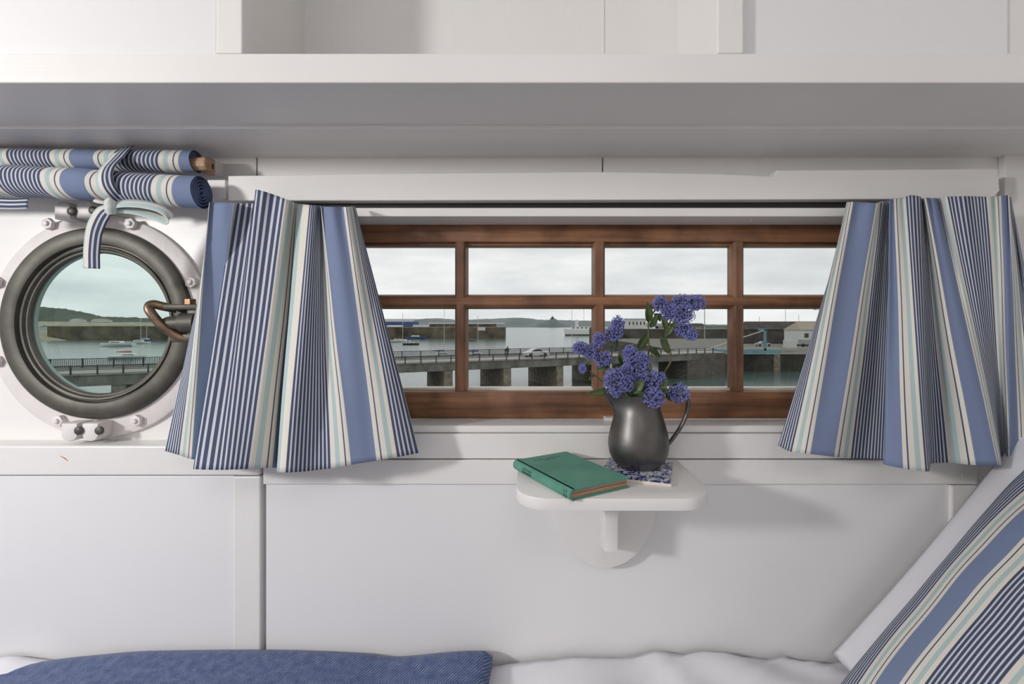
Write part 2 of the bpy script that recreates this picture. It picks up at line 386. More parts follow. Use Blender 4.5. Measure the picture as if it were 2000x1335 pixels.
# glazing bars: chamfered section, nose towards the cabin
mz = wz(588); mh = .0125
for a, b in cols:
    c = wx((a+b)/2); h = .0115
    for z0, z1 in ((mz, wz(466)), (wz(772), mz)):
        sec = [(c-h-.0035, YW+.03), (c-h-.0035, YW+.022), (c-h, YW+.006), (c-h+.004, YW+.001), (c+h-.004, YW+.001), (c+h, YW+.006), (c+h+.0035, YW+.022), (c+h+.0035, YW+.03)]
        bar('glazing_bar', [(x, y, z0) for x, y in sec], (0, 0, z1-z0), 'wood_z')
xs = [WX0+.05]+[wx((a+b)/2) for a, b in cols]+[WX1-.05]
for i in range(4):
    sec = [(mz-mh-.004, YW+.031), (mz-mh-.004, YW+.022), (mz-mh, YW+.0065), (mz-mh+.005, YW+.0005), (mz+mh-.005, YW+.0005), (mz+mh, YW+.0065), (mz+mh+.004, YW+.022), (mz+mh+.004, YW+.031)]
    bar('glazing_bar', [(xs[i], y, z) for z, y in sec], (xs[i+1]-xs[i], 0, 0), 'wood_x')
for i in range(4):
    for z0, z1 in ((wz(480, 1.052), mz), (mz, wz(757, 1.052))):
        za, zb = min(z0, z1), max(z0, z1)
        obj('pane', B(xs[i], xs[i+1], 1.054, 1.057, za-.006, zb+.006), M['pane'], wn)
# rebate strips at the top and bottom (thin putty-grey line)
rail('putty_fillet', WX0+.03, WX1-.03, wz(764)-.002, wz(757, 1.05), .002, 'tile_edge', YW+.017)
rail('rebate', WX0+.03, WX1-.03, wz(480, 1.045), wz(470), .002, 'wood_x', YW+.014)
o = obj('latch_block', B(wx(1178), wx(1199), 1.0, 1.026, -.2065, -.1985, .002), M['old_paint'], wn)

# porthole
pw = empty('window_2', (PX, YU, PZ-.25)); struct(pw, 'round porthole with a tarnished bronze ring and white bolted flange', 'window')
fc = (PX+.000, YU, PZ-.006)
fl = bmesh.new(); lathe(fl, [(.196, -.010), (.236, -.010), (.239, -.008), (.240, 0), (.196, 0)], fc, 'Y', 96, True); fl = obj('flange', fl, M['old_paint'], pw, smooth=40)
bm = bmesh.new()
prof = [(.162, .016), (.160, .004), (.1515, -.002), (.1505, -.007), (.1535, -.010), (.157, -.0105), (.1595, -.0155), (.163, -.0165), (.165, -.0125), (.1675, -.0125), (.170, -.0205), (.175, -.0225), (.196, -.0235), (.2035, -.019), (.2055, -.012), (.2055, -.004), (.1955, -.004), (.1955, .024), (.185, .024)]
lathe(bm, prof, (PX, YU, PZ), 'Y', 128, True); ring = obj('bronze_ring', bm, M['bronze'], pw, smooth=35)
bm = bmesh.new(); lathe(bm, [(.1535, .004), (.1605, .002), (.1605, .012), (.1535, .012)], (PX, YU, PZ), 'Y', 96, True); obj('glass_seat', bm, M['putty'], ring, smooth=30)
bm = bmesh.new(); r1 = lathe(bm, [(.1595, .008), (.1595, .018)], (PX, YU, PZ), 'Y', 96); cap(bm, r1[0]); cap(bm, r1[1]); obj('pane', bm, M['portglass'], ring)
def hexbolt(x, z, r, h, parent, m, rot=0, name='bolt'):
    bm = bmesh.new(); pts = [(x+r*math.cos(rot+k*math.pi/3), YU-.010, z+r*math.sin(rot+k*math.pi/3)) for k in range(6)]
    prism(bm, pts, (0, -h, 0), .0015)
    rr = lathe(bm, [(r*.42, 0), (r*.42, -.003), (r*.3, -.004)], (x, YU-.010-h, z), 'Y', 12); cap(bm, rr[-1])
    return obj(name, bm, M[m], parent, smooth=30)
for bx_, by_ in ((95, 437), (256, 437), (374, 551), (115, 821), (267, 821), (-8, 551), (-8, 705), (374, 708)):
    v = px(bx_, by_, .985); hexbolt(v.x, v.z, .0125, .010, fl, 'old_paint', random.random())
def lug(x, y, m):
    v = px(x, y, .975); top = y < 600
    bm = bmesh.new(); s = 1 if top else -1; pts = []
    for k in range(13):
        a = math.pi*k/12; pts.append((v.x+  .0165*math.cos(a), .955, v.z+s*(.004+.0135*math.sin(a))))
    pts += [(v.x-.0165, .955, v.z-s*.020), (v.x+.0165, .955, v.z-s*.020)]
    prism(bm, pts, (0, .038, 0), .003); g = obj('hinge_lug', bm, M['old_paint'], fl, smooth=35)
    return v
for x, y in ((140, 413), (182, 411)):
    lug(x, y, 0)
for x, y in ((153, 841), (193, 841)):
    lug(x, y, 0)
for x, y in ((138, 413), (180, 411), (152, 840), (192, 840)):
    v = px(x+4, y, .955); bm = bmesh.new(); rr = lathe(bm, [(.0085, 0), (.0085, -.004), (.006, -.006)], (v.x, .955, v.z), 'Y', 16); cap(bm, rr[-1]); obj('hinge_pin', bm, M['bronze'], fl, smooth=40)
# dog clamp on the ring
dg = bmesh.new(); Yd = .955
tube(dg, spline([px(388, 664, Yd), px(352, 658, Yd-.01), (px(318, 637, Yd-.022)), px(296, 612, Yd-.028), px(291, 599, Yd-.026), px(300, 594, Yd-.02), px(318, 598, Yd-.012), px(345, 603, Yd)], 8), [.0088]*57, 10)
dog = obj('dog_clamp', dg, M['bronze_worn'], ring, smooth=60)
bm = bmesh.new(); v = px(350, 598, Yd); box(bm, v.x-.030, v.x+.055, Yd-.018, Yd+.02, v.z-.008, v.z+.004, .004); v = px(352, 659, Yd); box(bm, v.x-.012, v.x+.055, Yd-.014, Yd+.02, v.z-.009, v.z+.008, .004); v = px(385, 630, Yd); box(bm, v.x-.014, v.x+.014, Yd-.012, Yd+.03, v.z-.035, v.z+.035, .004); obj('clamp_body', bm, M['bronze'], dog, smooth=40)
bm = bmesh.new(); a = px(318, 632, Yd-.01); b_ = px(386, 630, Yd-.005); tube(bm, [a, a.lerp(b_, .15), a.lerp(b_, .5), a.lerp(b_, .55), b_], [.010, .0145, .0155, .021, .021], 16); obj('swing_bolt', bm, M['bronze'], dog, smooth=40)
bm = bmesh.new(); v = px(372, 592, Yd-.003); pts = [(v.x+.0105*math.cos(k*math.pi/3), v.y+.0105*math.sin(k*math.pi/3), v.z-.006) for k in range(6)]; prism(bm, pts, (0, 0, .015), .001); rr = lathe(bm, [(.014, -.008), (.014, -.004)], v, 'Z', 20); cap(bm, rr[0]); cap(bm, rr[1]); obj('bolt', bm, M['brass'], dog)

# overhead lockers
ov = empty('overhead_locker', (0, .8, ZS)); tag(ov, 'white painted overhead locker shelf with an open cubby hole above the window', 'locker')
YFr = .702; YSt = .854
def fx(x, Y=YFr): return (x-CX)/FPX*Y
zf = lambda y, Y=YFr: -(y-CY)/FPX*Y
obj('front_soffit_board', B(XL, XR, YFr+.012, YSt+.01, ZS, ZS+.02), M['paint_h'], ov)
obj('rear_soffit_board', B(XL, XR, YSt, YU+.01, ZS-.006, ZS+.02, .002), M['paint_h'], ov)
obj('front_rail', B(XL, XR, YFr, YFr+.03, ZS-.001, zf(104), .002), M['paint_h'], ov)
CX0, CX1, CB = fx(472), fx(1402), .895
obj('cubby_back', B(CX0-.05, CX1+.05, CB, CB+.01, ZS, ZT), M['paint_v'], ov)
obj('cubby_floor', B(CX0-.05, CX1+.05, YFr+.03, CB, ZS+.018, ZS+.026), M['paint_h'], ov)
obj('cubby_side', B(CX0-.03, CX0+.0005, YFr+.004, CB, ZS+.026, ZT), M['paint_v'], ov)
obj('cubby_side', B(CX1-.0005, CX1+.03, YFr+.004, CB, ZS+.026, ZT), M['paint_v'], ov)
vx = fx(1178, CB); obj('cubby_seam_bead', B(vx-.002, vx+.002, CB-.0015, CB, ZS+.026, ZT, .0005), M['paint_v'], ov)
zb = zf(104)+.0005
obj('stile', B(fx(421), fx(472), YFr+.001, YFr+.022, zb, ZT, .002), M['paint_v'], ov)
obj('stile', B(fx(1402), fx(1453), YFr+.001, YFr+.022, zb, ZT, .002), M['paint_v'], ov)
obj('door_panel', B(XL, fx(420), YFr+.004, YFr+.022, zb, ZT, .002), M['panel'], ov)
obj('door_panel', B(fx(1450), fx(1991), YFr+.016, YFr+.034, ZS+.03, ZT, .002), M['panel'], ov)
obj('stile', B(fx(1991), XR, YFr+.020, YFr+.04, ZS+.03, ZT, .002), M['paint_v'], ov)
o = obj('locker_core', B(XL, CX0-.02, YFr+.03, CB, ZS+.021, ZT), M['panel'], ov); o = obj('locker_core', B(CX1+.02, XR, YFr+.045, CB, ZS+.021, ZT), M['panel'], ov)

# ------------------------------------------------------------------ curtains
def curtain(name, label, Yt, Yb, off, cols, nseg=300, rows=44):
    us = [c[0]/1000 for c in cols]
    f = [pchip(us, [c[k] for c in cols]) for k in range(1, 7)]      # top x, top depth, top y, bottom x, bottom depth, bottom y
    P, UV = [], []
    for i in range(nseg+1):
        u = us[0]+(us[-1]-us[0])*i/nseg; tx, td, ty, bx_, bd, by_ = [g(u) for g in f]
        A = px(tx, ty, Yt); D = px(bx_, by_, Yb); col, uvc = [], []
        for j in range(rows+1):
            t = j/rows
            s = t if t > .17 else t*(.75+.25*t/.17)                    # stiff heading tape
            k = t*t*(3-2*t)*.35+t*.65
            p = A.lerp(D, s); y_ = p.y; p.y += (td*1.5*(1-k)+bd*1.9*k)/1000
            wob = noise.noise(Vector((u*17, t*2.2, .3)))*.006*math.sin(math.pi*t)
            p.y += wob; p.x += noise.noise(Vector((u*9, t*1.7, 5.1)))*.004*math.sin(math.pi*t)
            p.y += .0022*math.exp(-((t-.165)/.012)**2)                 # stitched tape line
            p.y += .0012*math.exp(-((t-.845)/.008)**2)                 # hem stitch
            p.y += .0045*math.sin(u*2*math.pi/.047+1.1*math.sin(u*23))*math.exp(-t/.4)+.007*math.sin(u*2*math.pi/.118+1.0+2*t)*t*(1.15-t)*2
            if t < .17: p.y += .004*math.sin(u*2*math.pi/.031)*(1-t/.17)*.6
            g = p.y/y_; p.x *= g; p.z *= g           # folds measured at their own distance
            col.append(p); uvc.append((u+off, t*.5))
        P.append(col); UV.append(uvc)
    bm = bmesh.new(); grid(bm, P, UV)
    c = sum((Vector(p[-1]) for p in P), Vector())/len(P); c.z = min(p[-1].z for p in P)
    return tag(obj(name, bm, M['stripe'], base=c, smooth=180, solid=.0012), label, 'curtain', 'short striped curtains')
curtain('curtain', 'blue and cream striped curtain between the porthole and the window', .905, .888, -.090, [
 (0, 428, 18, 398, 322, 0, 880), (50, 412, 12, 396, 350, -6, 888), (90, 409, -2, 395, 374, -8, 896), (138, 455, -4, 396, 402, 14, 900),
 (160, 460, 14, 398, 396, 12, 906), (178, 458, 16, 397, 378, -24, 915), (215, 497, 14, 397, 425, -32, 917), (223, 500, -14, 370, 434, -32, 917),
 (268, 557, -16, 388, 484, -24, 915), (308, 580, 10, 398, 531, -6, 913), (330, 584, 16, 399, 548, 12, 914), (356, 580, 14, 399, 556, 12, 916),
 (380, 582, -6, 398, 541, -24, 922), (396, 605, -10, 400, 558, -30, 922), (486, 626, 8, 402, 646, -14, 914), (526, 627, -8, 403, 686, -16, 907),
 (574, 671, -12, 404, 735, -12, 899), (614, 688, 0, 403, 776, -6, 892), (654, 694, 16, 404, 818, 2, 884)])
curtain('curtain', 'blue and cream striped curtain at the right end of the window', .905, .888, -.085, [
 (0, 1664, 16, 396, 1520, 0, 870), (45, 1654, 4, 395, 1546, -8, 882), (85, 1666, -6, 394, 1582, -16, 886), (133, 1711, -8, 396, 1628, -10, 891),
 (173, 1722, 4, 393, 1661, 12, 894), (263, 1744, 14, 391, 1729, 16, 897), (283, 1746, 8, 390, 1740, 8, 901), (303, 1738, -4, 389, 1726, -20, 905),
 (351, 1746, -6, 388, 1763, -30, 914), (391, 1770, -10, 384, 1807, -30, 920), (403, 1778, -12, 381, 1813, -26, 920), (430, 1797, -4, 384, 1818, 12, 905),
 (481, 1800, 8, 388, 1852, 4, 903), (521, 1808, -6, 386, 1906, -16, 908), (569, 1832, 4, 387, 1948, -22, 909), (609, 1850, -8, 384, 1956, -4, 908),
 (650, 1888, -12, 383, 1957, 12, 906), (699, 1926, -6, 384, 1962, 14, 905), (739, 1955, -10, 382, 1972, 4, 903), (787, 1969, -8, 381, 1990, 8, 900), (827, 1972, 6, 384, 2022, 6, 896), (900, 1974, 14, 386, 2075, 8, 890)])

# ------------------------------------------------------------------ rolled blind above the porthole
bl = empty('rolled_blind', px(205, 408, .92)); tag(bl, 'striped fabric blind rolled up and tied above the porthole', 'blind')
def roll(name, Y, x0, x1, yc, rr, k, ref, seg=90, n=40, pinch=215, hollow=False):
    bm = bmesh.new(); P, UV = [], []; Xr = px(ref, 0, Y).x
    for i in range(seg+1):
        x = x0+(x1-x0)*i/seg; c = px(x, yc(x), Y); r = rr(x); row, uvr = [], []
        for j in range(n+1):
            a = 2*math.pi*j/n
            q = r*(1+.035*noise.noise(Vector((x*.02, math.cos(a)*1.5, math.sin(a)*1.5))))
            row.append(Vector((c.x, c.y-q*math.cos(a), c.z+q*math.sin(a)))); uvr.append(((c.x-Xr)*k+.004*math.sin(a+x*.01), a*r))
        P.append(row); UV.append(uvr)
    grid(bm, P, UV); bmesh.ops.remove_doubles(bm, verts=bm.verts, dist=1e-6)
    return obj(name, bm, M['stripe'], bl, smooth=180)
pin = lambda x, s: 1-s*math.exp(-((x-212)/22)**2)
lower = roll('lower_roll', .905, -260, 394, lambda x: 352+.05*max(x, -50)+ (4 if x > 215 else 0)*min(1, (x-215)/60 if x > 215 else 0), lambda x: .0305*pin(x, .10)*1, 1.05, 357)
upper = roll('upper_roll', .935, -260, 384, lambda x: 311+.012*x, lambda x: .0215*pin(x, .06)*(1-.0000*x), 1.03, 362)
# spiral end of the lower roll
e = px(393, 352+.05*393+4, .905); bm = bmesh.new()
rr = lathe(bm, [(.0290, -.004), (.0001, -.004)], e, 'X', 32); obj('roll_core', bm, M['blue_dark'], lower)
pts = []
for i in range(150):
    a = i/150*2*math.pi*4.2; r = .0035+.0245*i/150; pts.append((e.x-.001, e.y-r*math.cos(a), e.z+r*math.sin(a)))
bm = bmesh.new(); V = []
for q in pts: V.append((bm.verts.new((q[0]-.006, q[1], q[2])), bm.verts.new((q[0]+.0035, q[1], q[2]))))
for i in range(len(V)-1): bm.faces.new((V[i][0], V[i+1][0], V[i+1][1], V[i][1]))
obj('spiral_edge', bm, M['blue_cloth'], lower, smooth=180, solid=.0016)
e2 = px(383, 316, .935); bm = bmesh.new(); rr = lathe(bm, [(.0205, -.004), (.0001, -.004)], e2, 'X', 28); obj('roll_core', bm, M['blue_cloth'], upper)
bm = bmesh.new(); d0 = px(376, 320, .935); d1 = px(409, 324, .935); lathe(bm, [(.0001, 0), (.0120, 0), (.0135, .002), (.0135, d1.x-d0.x-.002), (.012, d1.x-d0.x), (.0001, d1.x-d0.x)], d0, 'X', 10); obj('dowel', bm, M['pale_wood'], bl, smooth=25)
bm = bmesh.new(); v = px(409, 324, .955); box(bm, v.x-.006, v.x+.008, .944, .962, v.z-.019, v.z+.015, .002); obj('dowel_bracket', bm, M['pale_wood'], bl)
bm = bmesh.new(); v = px(409, 324, .944); box(bm, v.x+.001, v.x+.007, .942, .946, v.z-.006, v.z+.004); obj('slot', bm, M['dark'], bl)
bm = bmesh.new(); v = px(411, 324, .975); box(bm, v.x-.010, v.x+.012, .960, 1.0, v.z-.014, v.z+.012, .002); obj('bracket_block', bm, M['paint_h'], bl)
bm = bmesh.new(); v = px(428, 373, .965); box(bm, v.x-.018, v.x+.020, .955, 1.0, v.z-.019, v.z+.021, .002); obj('wall_block', bm, M['paint_h'], bl)
# cloth ties
def ribbon(name, pts, width, wdir, u0, parent, k=8, thick=.0012):
    pts = spline(pts, k); P, UV = [], []; L = 0
    for i, q in enumerate(pts):
        if i: L += (q-pts[i-1]).length
        wd = wdir(i/(len(pts)-1)) if callable(wdir) else Vector(wdir)
        tn = (pts[min(i+1, len(pts)-1)]-pts[max(i-1, 0)]).normalized(); wd = (wd-tn*wd.dot(tn)).normalized()
        row, uvr = [], []
        for j in range(7):
            s = j/6-.5; row.append(q+wd*width*s+Vector((0, -.0012*math.cos(s*math.pi*2), 0))); uvr.append((u0+s*width*1.1, L))
        P.append(row); UV.append(uvr)
    bm = bmesh.new(); grid(bm, P, UV); return obj(name, bm, M['stripe'], parent, smooth=180, solid=thick)
R = lambda x, y, Y: px(x, y, Y)
ribbon('tie_strap', [R(246, 288, .935), R(236, 297, .912), R(222, 312, .900), R(208, 328, .878), R(203, 344, .869), R(206, 362, .869), R(216, 378, .877), R(228, 390, .892), R(232, 396, .905)], .033, (1, 0, .25), .092, bl)
ribbon('tie_tail', [R(212, 408, .868), R(200, 416, .866), R(190, 432, .866), R(182, 455, .868), R(178, 490, .87), R(178, 524, .871)], .0285, (1, .1, .2), .092, bl)
ribbon('bow_loop', [R(216, 402, .868), R(245, 398, .863), R(280, 400, .862), R(312, 408, .864), R(330, 422, .868), R(326, 432, .872), R(300, 422, .876), R(262, 412, .874), R(222, 408, .870)], .016, (0, .6, 1), .077, bl)
ribbon('bow_loop', [R(218, 400, .872), R(248, 394, .872), R(290, 398, .876), R(318, 412, .88), R(324, 424, .884), R(300, 414, .886), R(260, 404, .882), R(222, 404, .876)], .014, (0, .7, 1), .19, bl)
ribbon('tie_end', [R(216, 404, .868), R(204, 396, .864), R(194, 394, .862), R(184, 391, .862)], .007, (0, .4, 1), .083, bl)
bm = bmesh.new(); q = R(217, 404, .864); tube(bm, [q+Vector((.001, 0, .014)), q+Vector((0, -.001, .010)), q, q+Vector((.001, -.001, -.010)), q+Vector((.002, 0, -.014))], [.006, .009, .0098, .009, .006], 12); obj('tie_knot', bm, mat('knot_cloth', CREAM_L, .85, col2=TEAL_L, vscale=60), bl, smooth=60)
ribbon('tie_tail', [R(-60, 392, .88), R(-20, 396, .878), R(20, 398, .876), R(54, 397, .876)], .021, (0, .1, 1), .105, bl)

# ------------------------------------------------------------------ wall shelf
ZSH = -.2734
sh = empty('wall_shelf', (.135, .93, -.49)); tag(sh, 'small white wall shelf with rounded corners on a curved bracket', 'shelf')
x0, x1, y0, y1, r = -.028, .297, .732, YP, .058; pts = [(x0, y1, ZSH), (x0, y0+r, ZSH)]
for k in range(1, 12): a = math.pi/2*k/12; pts.append((x0+r-r*math.cos(a), y0+r-r*math.sin(a), ZSH))
pts += [(x0+r, y0, ZSH), (x1-r, y0, ZSH)]
for k in range(1, 12): a = math.pi/2*k/12; pts.append((x1-r+r*math.sin(a), y0+r-r*math.cos(a), ZSH))
pts += [(x1, y0+r, ZSH), (x1, y1, ZSH)]
obj('shelf_board', prism(bmesh.new(), pts, (0, 0, -.020), .0016), M['paint_h'], sh, smooth=35)
zt = ZSH-.0205; pts = []; xc = .148
for k in range(0, 25):
    a = math.pi*k/24; pts.append((xc-.106*math.cos(a), .932, zt-.030-.165*math.sin(a)**.85 if 0 < k < 24 else zt))
obj('back_plate', prism(bmesh.new(), pts, (0, .024, 0), .002), M['paint_v'], sh, smooth=35)
g = [(.932, zt), (.815, zt), (.815, zt-.016), (.830, zt-.024), (.848, zt-.038), (.858, zt-.060), (.862, zt-.09), (.864, zt-.128), (.932, zt-.150)]
obj('gusset', prism(bmesh.new(), [(xc-.012, y, z) for y, z in g], (.024, 0, 0), .0015), M['paint_v'], sh, smooth=25)

# ------------------------------------------------------------------ book
bk = empty('book', (.0668, .833, ZSH)); tag(bk, 'green cloth-covered hardback book lying on the wall shelf', 'book')
D_ = Vector((.060, .7195, 0)); ex = Vector((.105, .0617, 0)).normalized(); ey = Vector((-.0895, .166, 0)).normalized()
ey = (ey-ex*ey.dot(ex)).normalized(); BW, BL, BT = .1215, .188, .0180
def bp(a, b, c): return D_+ex*a+ey*b+Vector((0, 0, ZSH+c))
def bbox(bm, a0, a1, b0, b1, c0, c1, bev=0):
    pts = [bp(a0, b0, c0), bp(a1, b0, c0), bp(a1, b1, c0), bp(a0, b1, c0)]
    return prism(bm, pts, (0, 0, c1-c0), bev)
obj('front_cover', bbox(bmesh.new(), .004, BW, 0, BL, BT-.0028, BT, .0006), M['book'], bk)
obj('back_cover', bbox(bmesh.new(), .004, BW, 0, BL, 0, .0028, .0006), M['book'], bk)
prof = [(.008, BT), (.003, BT), (.0005, BT-.002), (-.0018, BT*.7), (-.0024, BT*.5), (-.0018, BT*.3), (.0005, .002), (.003, 0), (.008, 0), (.008, .0026), (.004, .0030), (.0018, .006), (.001, BT*.5), (.0018, BT-.006), (.004, BT-.003), (.008, BT-.0026)]
obj('spine', prism(bmesh.new(), [bp(a, 0, c) for a, c in prof], ey*BL), M['book'], bk, smooth=40)
obj('page_block', bbox(bmesh.new(), .003, BW-.0035, .0032, BL-.0032, .0028, BT-.0028), M['pages'], bk)
obj('page_seam', bbox(bmesh.new(), .006, BW-.006, .0028, .0034, .0098, .0104), M['dark'], bk)
# title on the cover (two short faint lines) and on the spine
bm = bmesh.new(); rnd = random.Random(3)
def marks(bm, a0, a1, b, h):
    a = a0
    while a < a1:
        wdt = rnd.uniform(.0010, .0018); hh = h*rnd.uniform(.65, 1)
        bbox(bm, a, a+wdt*.45, b, b+hh, BT-.0002, BT+.00015)
        if rnd.random() < .7: bbox(bm, a, a+wdt, b, b+h*.22, BT-.0002, BT+.00015)
        if rnd.random() < .5: bbox(bm, a, a+wdt, b+hh*.7, b+hh, BT-.0002, BT+.00015)
        a += wdt+.0007
        if rnd.random() < .14: a += .002
marks(bm, .030, .090, .1640, .0042); marks(bm, .050, .080, .1555, .0042)
obj('cover_title', bm, M['ink'], bk)['kind'] = 'stuff'
bm = bmesh.new()
b0 = .120
while b0 < .150:
    wdt = rnd.uniform(.0022, .0034)
    prism(bm, [bp(-.0027, b0, BT*.28), bp(-.0027, b0+wdt*.4, BT*.28), bp(-.0022, b0+wdt*.4, BT*.78), bp(-.0022, b0, BT*.78)], ex*.001)
    prism(bm, [bp(-.0027, b0, BT*.28), bp(-.0027, b0+wdt, BT*.28), bp(-.0025, b0+wdt, BT*.40), bp(-.0025, b0, BT*.40)], ex*.001)
    b0 += wdt+.0012
for b0 in (.010, .016):
    prism(bm, [bp(-.0027, b0, BT*.2), bp(-.0027, b0+.0012, BT*.2), bp(-.0020, b0+.0012, BT*.8), bp(-.0020, b0, BT*.8)], ex*.001)
obj('spine_title', bm, M['ink'], bk)['kind'] = 'stuff'

# ------------------------------------------------------------------ tile
a = math.radians(19); e1 = Vector((-math.cos(a), math.sin(a), 0)); e2 = Vector((math.sin(a), math.cos(a), 0)); n0 = Vector((.236, .783, ZSH))
TS = .128; tl = empty('ceramic_tile', n0+(e1+e2)*TS/2); tag(tl, 'blue and white patterned ceramic tile under the pewter jug', 'tile')
obj('tile_body', prism(bmesh.new(), [n0, n0+e1*TS, n0+(e1+e2)*TS, n0+e2*TS], (0, 0, .0052), .0008), M['tile_edge'], tl)
i_ = .0018; g0 = n0+(e1+e2)*i_+Vector((0, 0, .0050)); TT = TS-2*i_
obj('glazed_face', prism(bmesh.new(), [g0, g0+e1*TT, g0+(e1+e2)*TT, g0+e2*TT], (0, 0, .0010), .0004), M['tile'], tl)

# ------------------------------------------------------------------ jug
JZ = ZSH+.0060; JC = Vector((.2035, .886, JZ)); KJ = .886/FPX
jg = empty('pewter_jug', JC); tag(jg, 'dark pewter jug holding blue flowers on the tile', 'jug')
prof = [(.0001, .002), (.030, .002), (.038, 0), (.042, .003), (.050, .013), (.0555, .026), (.0575, .040), (.0570, .052), (.0540, .068), (.0495, .084), (.0450, .098), (.0420, .108), (.0408, .116), (.0412, .124), (.0432, .134), (.0445, .1375),
        (.0432, .1375), (.0400, .126), (.0395, .114), (.0440, .096), (.052, .06), (.053, .03), (.03, .008), (.0001, .008)]
bm = bmesh.new(); lathe(bm, prof, JC, 'Z', 72)
for v in bm.verts:                     # pull the spout out of the rim, to the left
    d = v.co-JC; h = d.z
    if h > .092:
        an = math.atan2(d.y, -d.x); wgt = math.exp(-(an/.42)**2)*min(1, (h-.092)/.045)**1.5
        rr = math.hypot(d.x, d.y)
        if rr > .02: v.co.x -= .026*wgt; v.co.z += .004*wgt
    
bmesh.ops.remove_doubles(bm, verts=bm.verts, dist=1e-5)
body = obj('jug_body', bm, M['pewter'], jg, smooth=60)
hp = [px(1290, 775, .886), px(1312, 768, .886), px(1332, 768, .886), px(1343, 782, .886), px(1341, 806, .886), px(1330, 832, .886), px(1314, 856, .886), px(1301, 872, .886)]
hs = spline(hp, 6); obj('handle', tube(bmesh.new(), hs, [.0068-.0022*i/len(hs) for i in range(len(hs))], 12, flat=.72), M['pewter'], jg, smooth=60)
bm = bmesh.new(); tube(bm, spline([px(1183, 768, .886), px(1190, 784, .886), px(1200, 800, .886), px(1204, 815, .886)], 5), [.004]*12+[.003, .003, .002, .002], 8); obj('spout_rib', bm, M['pewter'], jg, smooth=60)

# ------------------------------------------------------------------ flower sprigs
def head_mesh(bm, c, rx, rz, n, rnd):
    for i in range(n):
        z = rnd.uniform(-1, 1); an = rnd.uniform(0, 2*math.pi); q = math.sqrt(1-z*z); k = rnd.uniform(.66, 1.08)
        d = Vector((q*math.cos(an), q*math.sin(an), z)); p = c+Vector((d.x*rx*k, d.y*rx*k, d.z*rz*k)); s = rnd.uniform(.0012, .0023)
        a1 = d.orthogonal().normalized(); a2 = d.cross(a1)
        t = rnd.uniform(0, 3); b1 = a1*math.cos(t)+a2*math.sin(t); b2 = d.cross(b1)
        # star floret: five petals folded round a pip
        o = bm.verts.new(p+d*s*.9); ringv = []
        for m_ in range(10):
            rr = s*(1.25 if m_ % 2 == 0 else .5); w_ = 2*math.pi*m_/10
            ringv.append(bm.verts.new(p+(b1*math.cos(w_)+b2*math.sin(w_))*rr+d*s*(.35 if m_ % 2 == 0 else 0)))
        for m_ in range(10): bm.faces.new((o, ringv[m_], ringv[(m_+1) % 10]))
        if rnd.random() < .35:
            q1 = p+d*s*2.3+Vector((rnd.uniform(-1, 1), rnd.uniform(-1, 1), rnd.uniform(-1, 1)))*s*.5
            a_ = bm.verts.new(p+b1*.00035); b_ = bm.verts.new(p-b1*.00035); c_ = bm.verts.new(q1+b2*.0003); bm.faces.new((a_, b_, c_))
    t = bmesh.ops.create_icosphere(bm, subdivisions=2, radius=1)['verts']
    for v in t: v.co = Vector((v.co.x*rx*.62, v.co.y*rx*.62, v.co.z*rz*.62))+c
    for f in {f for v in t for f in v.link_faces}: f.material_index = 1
    return bm
def leaf_mesh(a, b, wd, face, curl=.15):
    a, b = Vector(a), Vector(b); L = b-a; s = L.cross(Vector(face)).normalized(); nrm = s.cross(L).normalized(); P = []
    for i in range(11):
        t = i/10; h = wd*math.sin(math.pi*t**.85)**.8*.5 if 0 < t < 1 else .0002; row = []
        for j in range(7):
            q = j/3-1; row.append(a+L*t+s*h*q+nrm*(abs(q)*h*.35+curl*L.length*math.sin(math.pi*t)*.5))
        P.append(row)
    bm = bmesh.new(); grid(bm, P); return bm
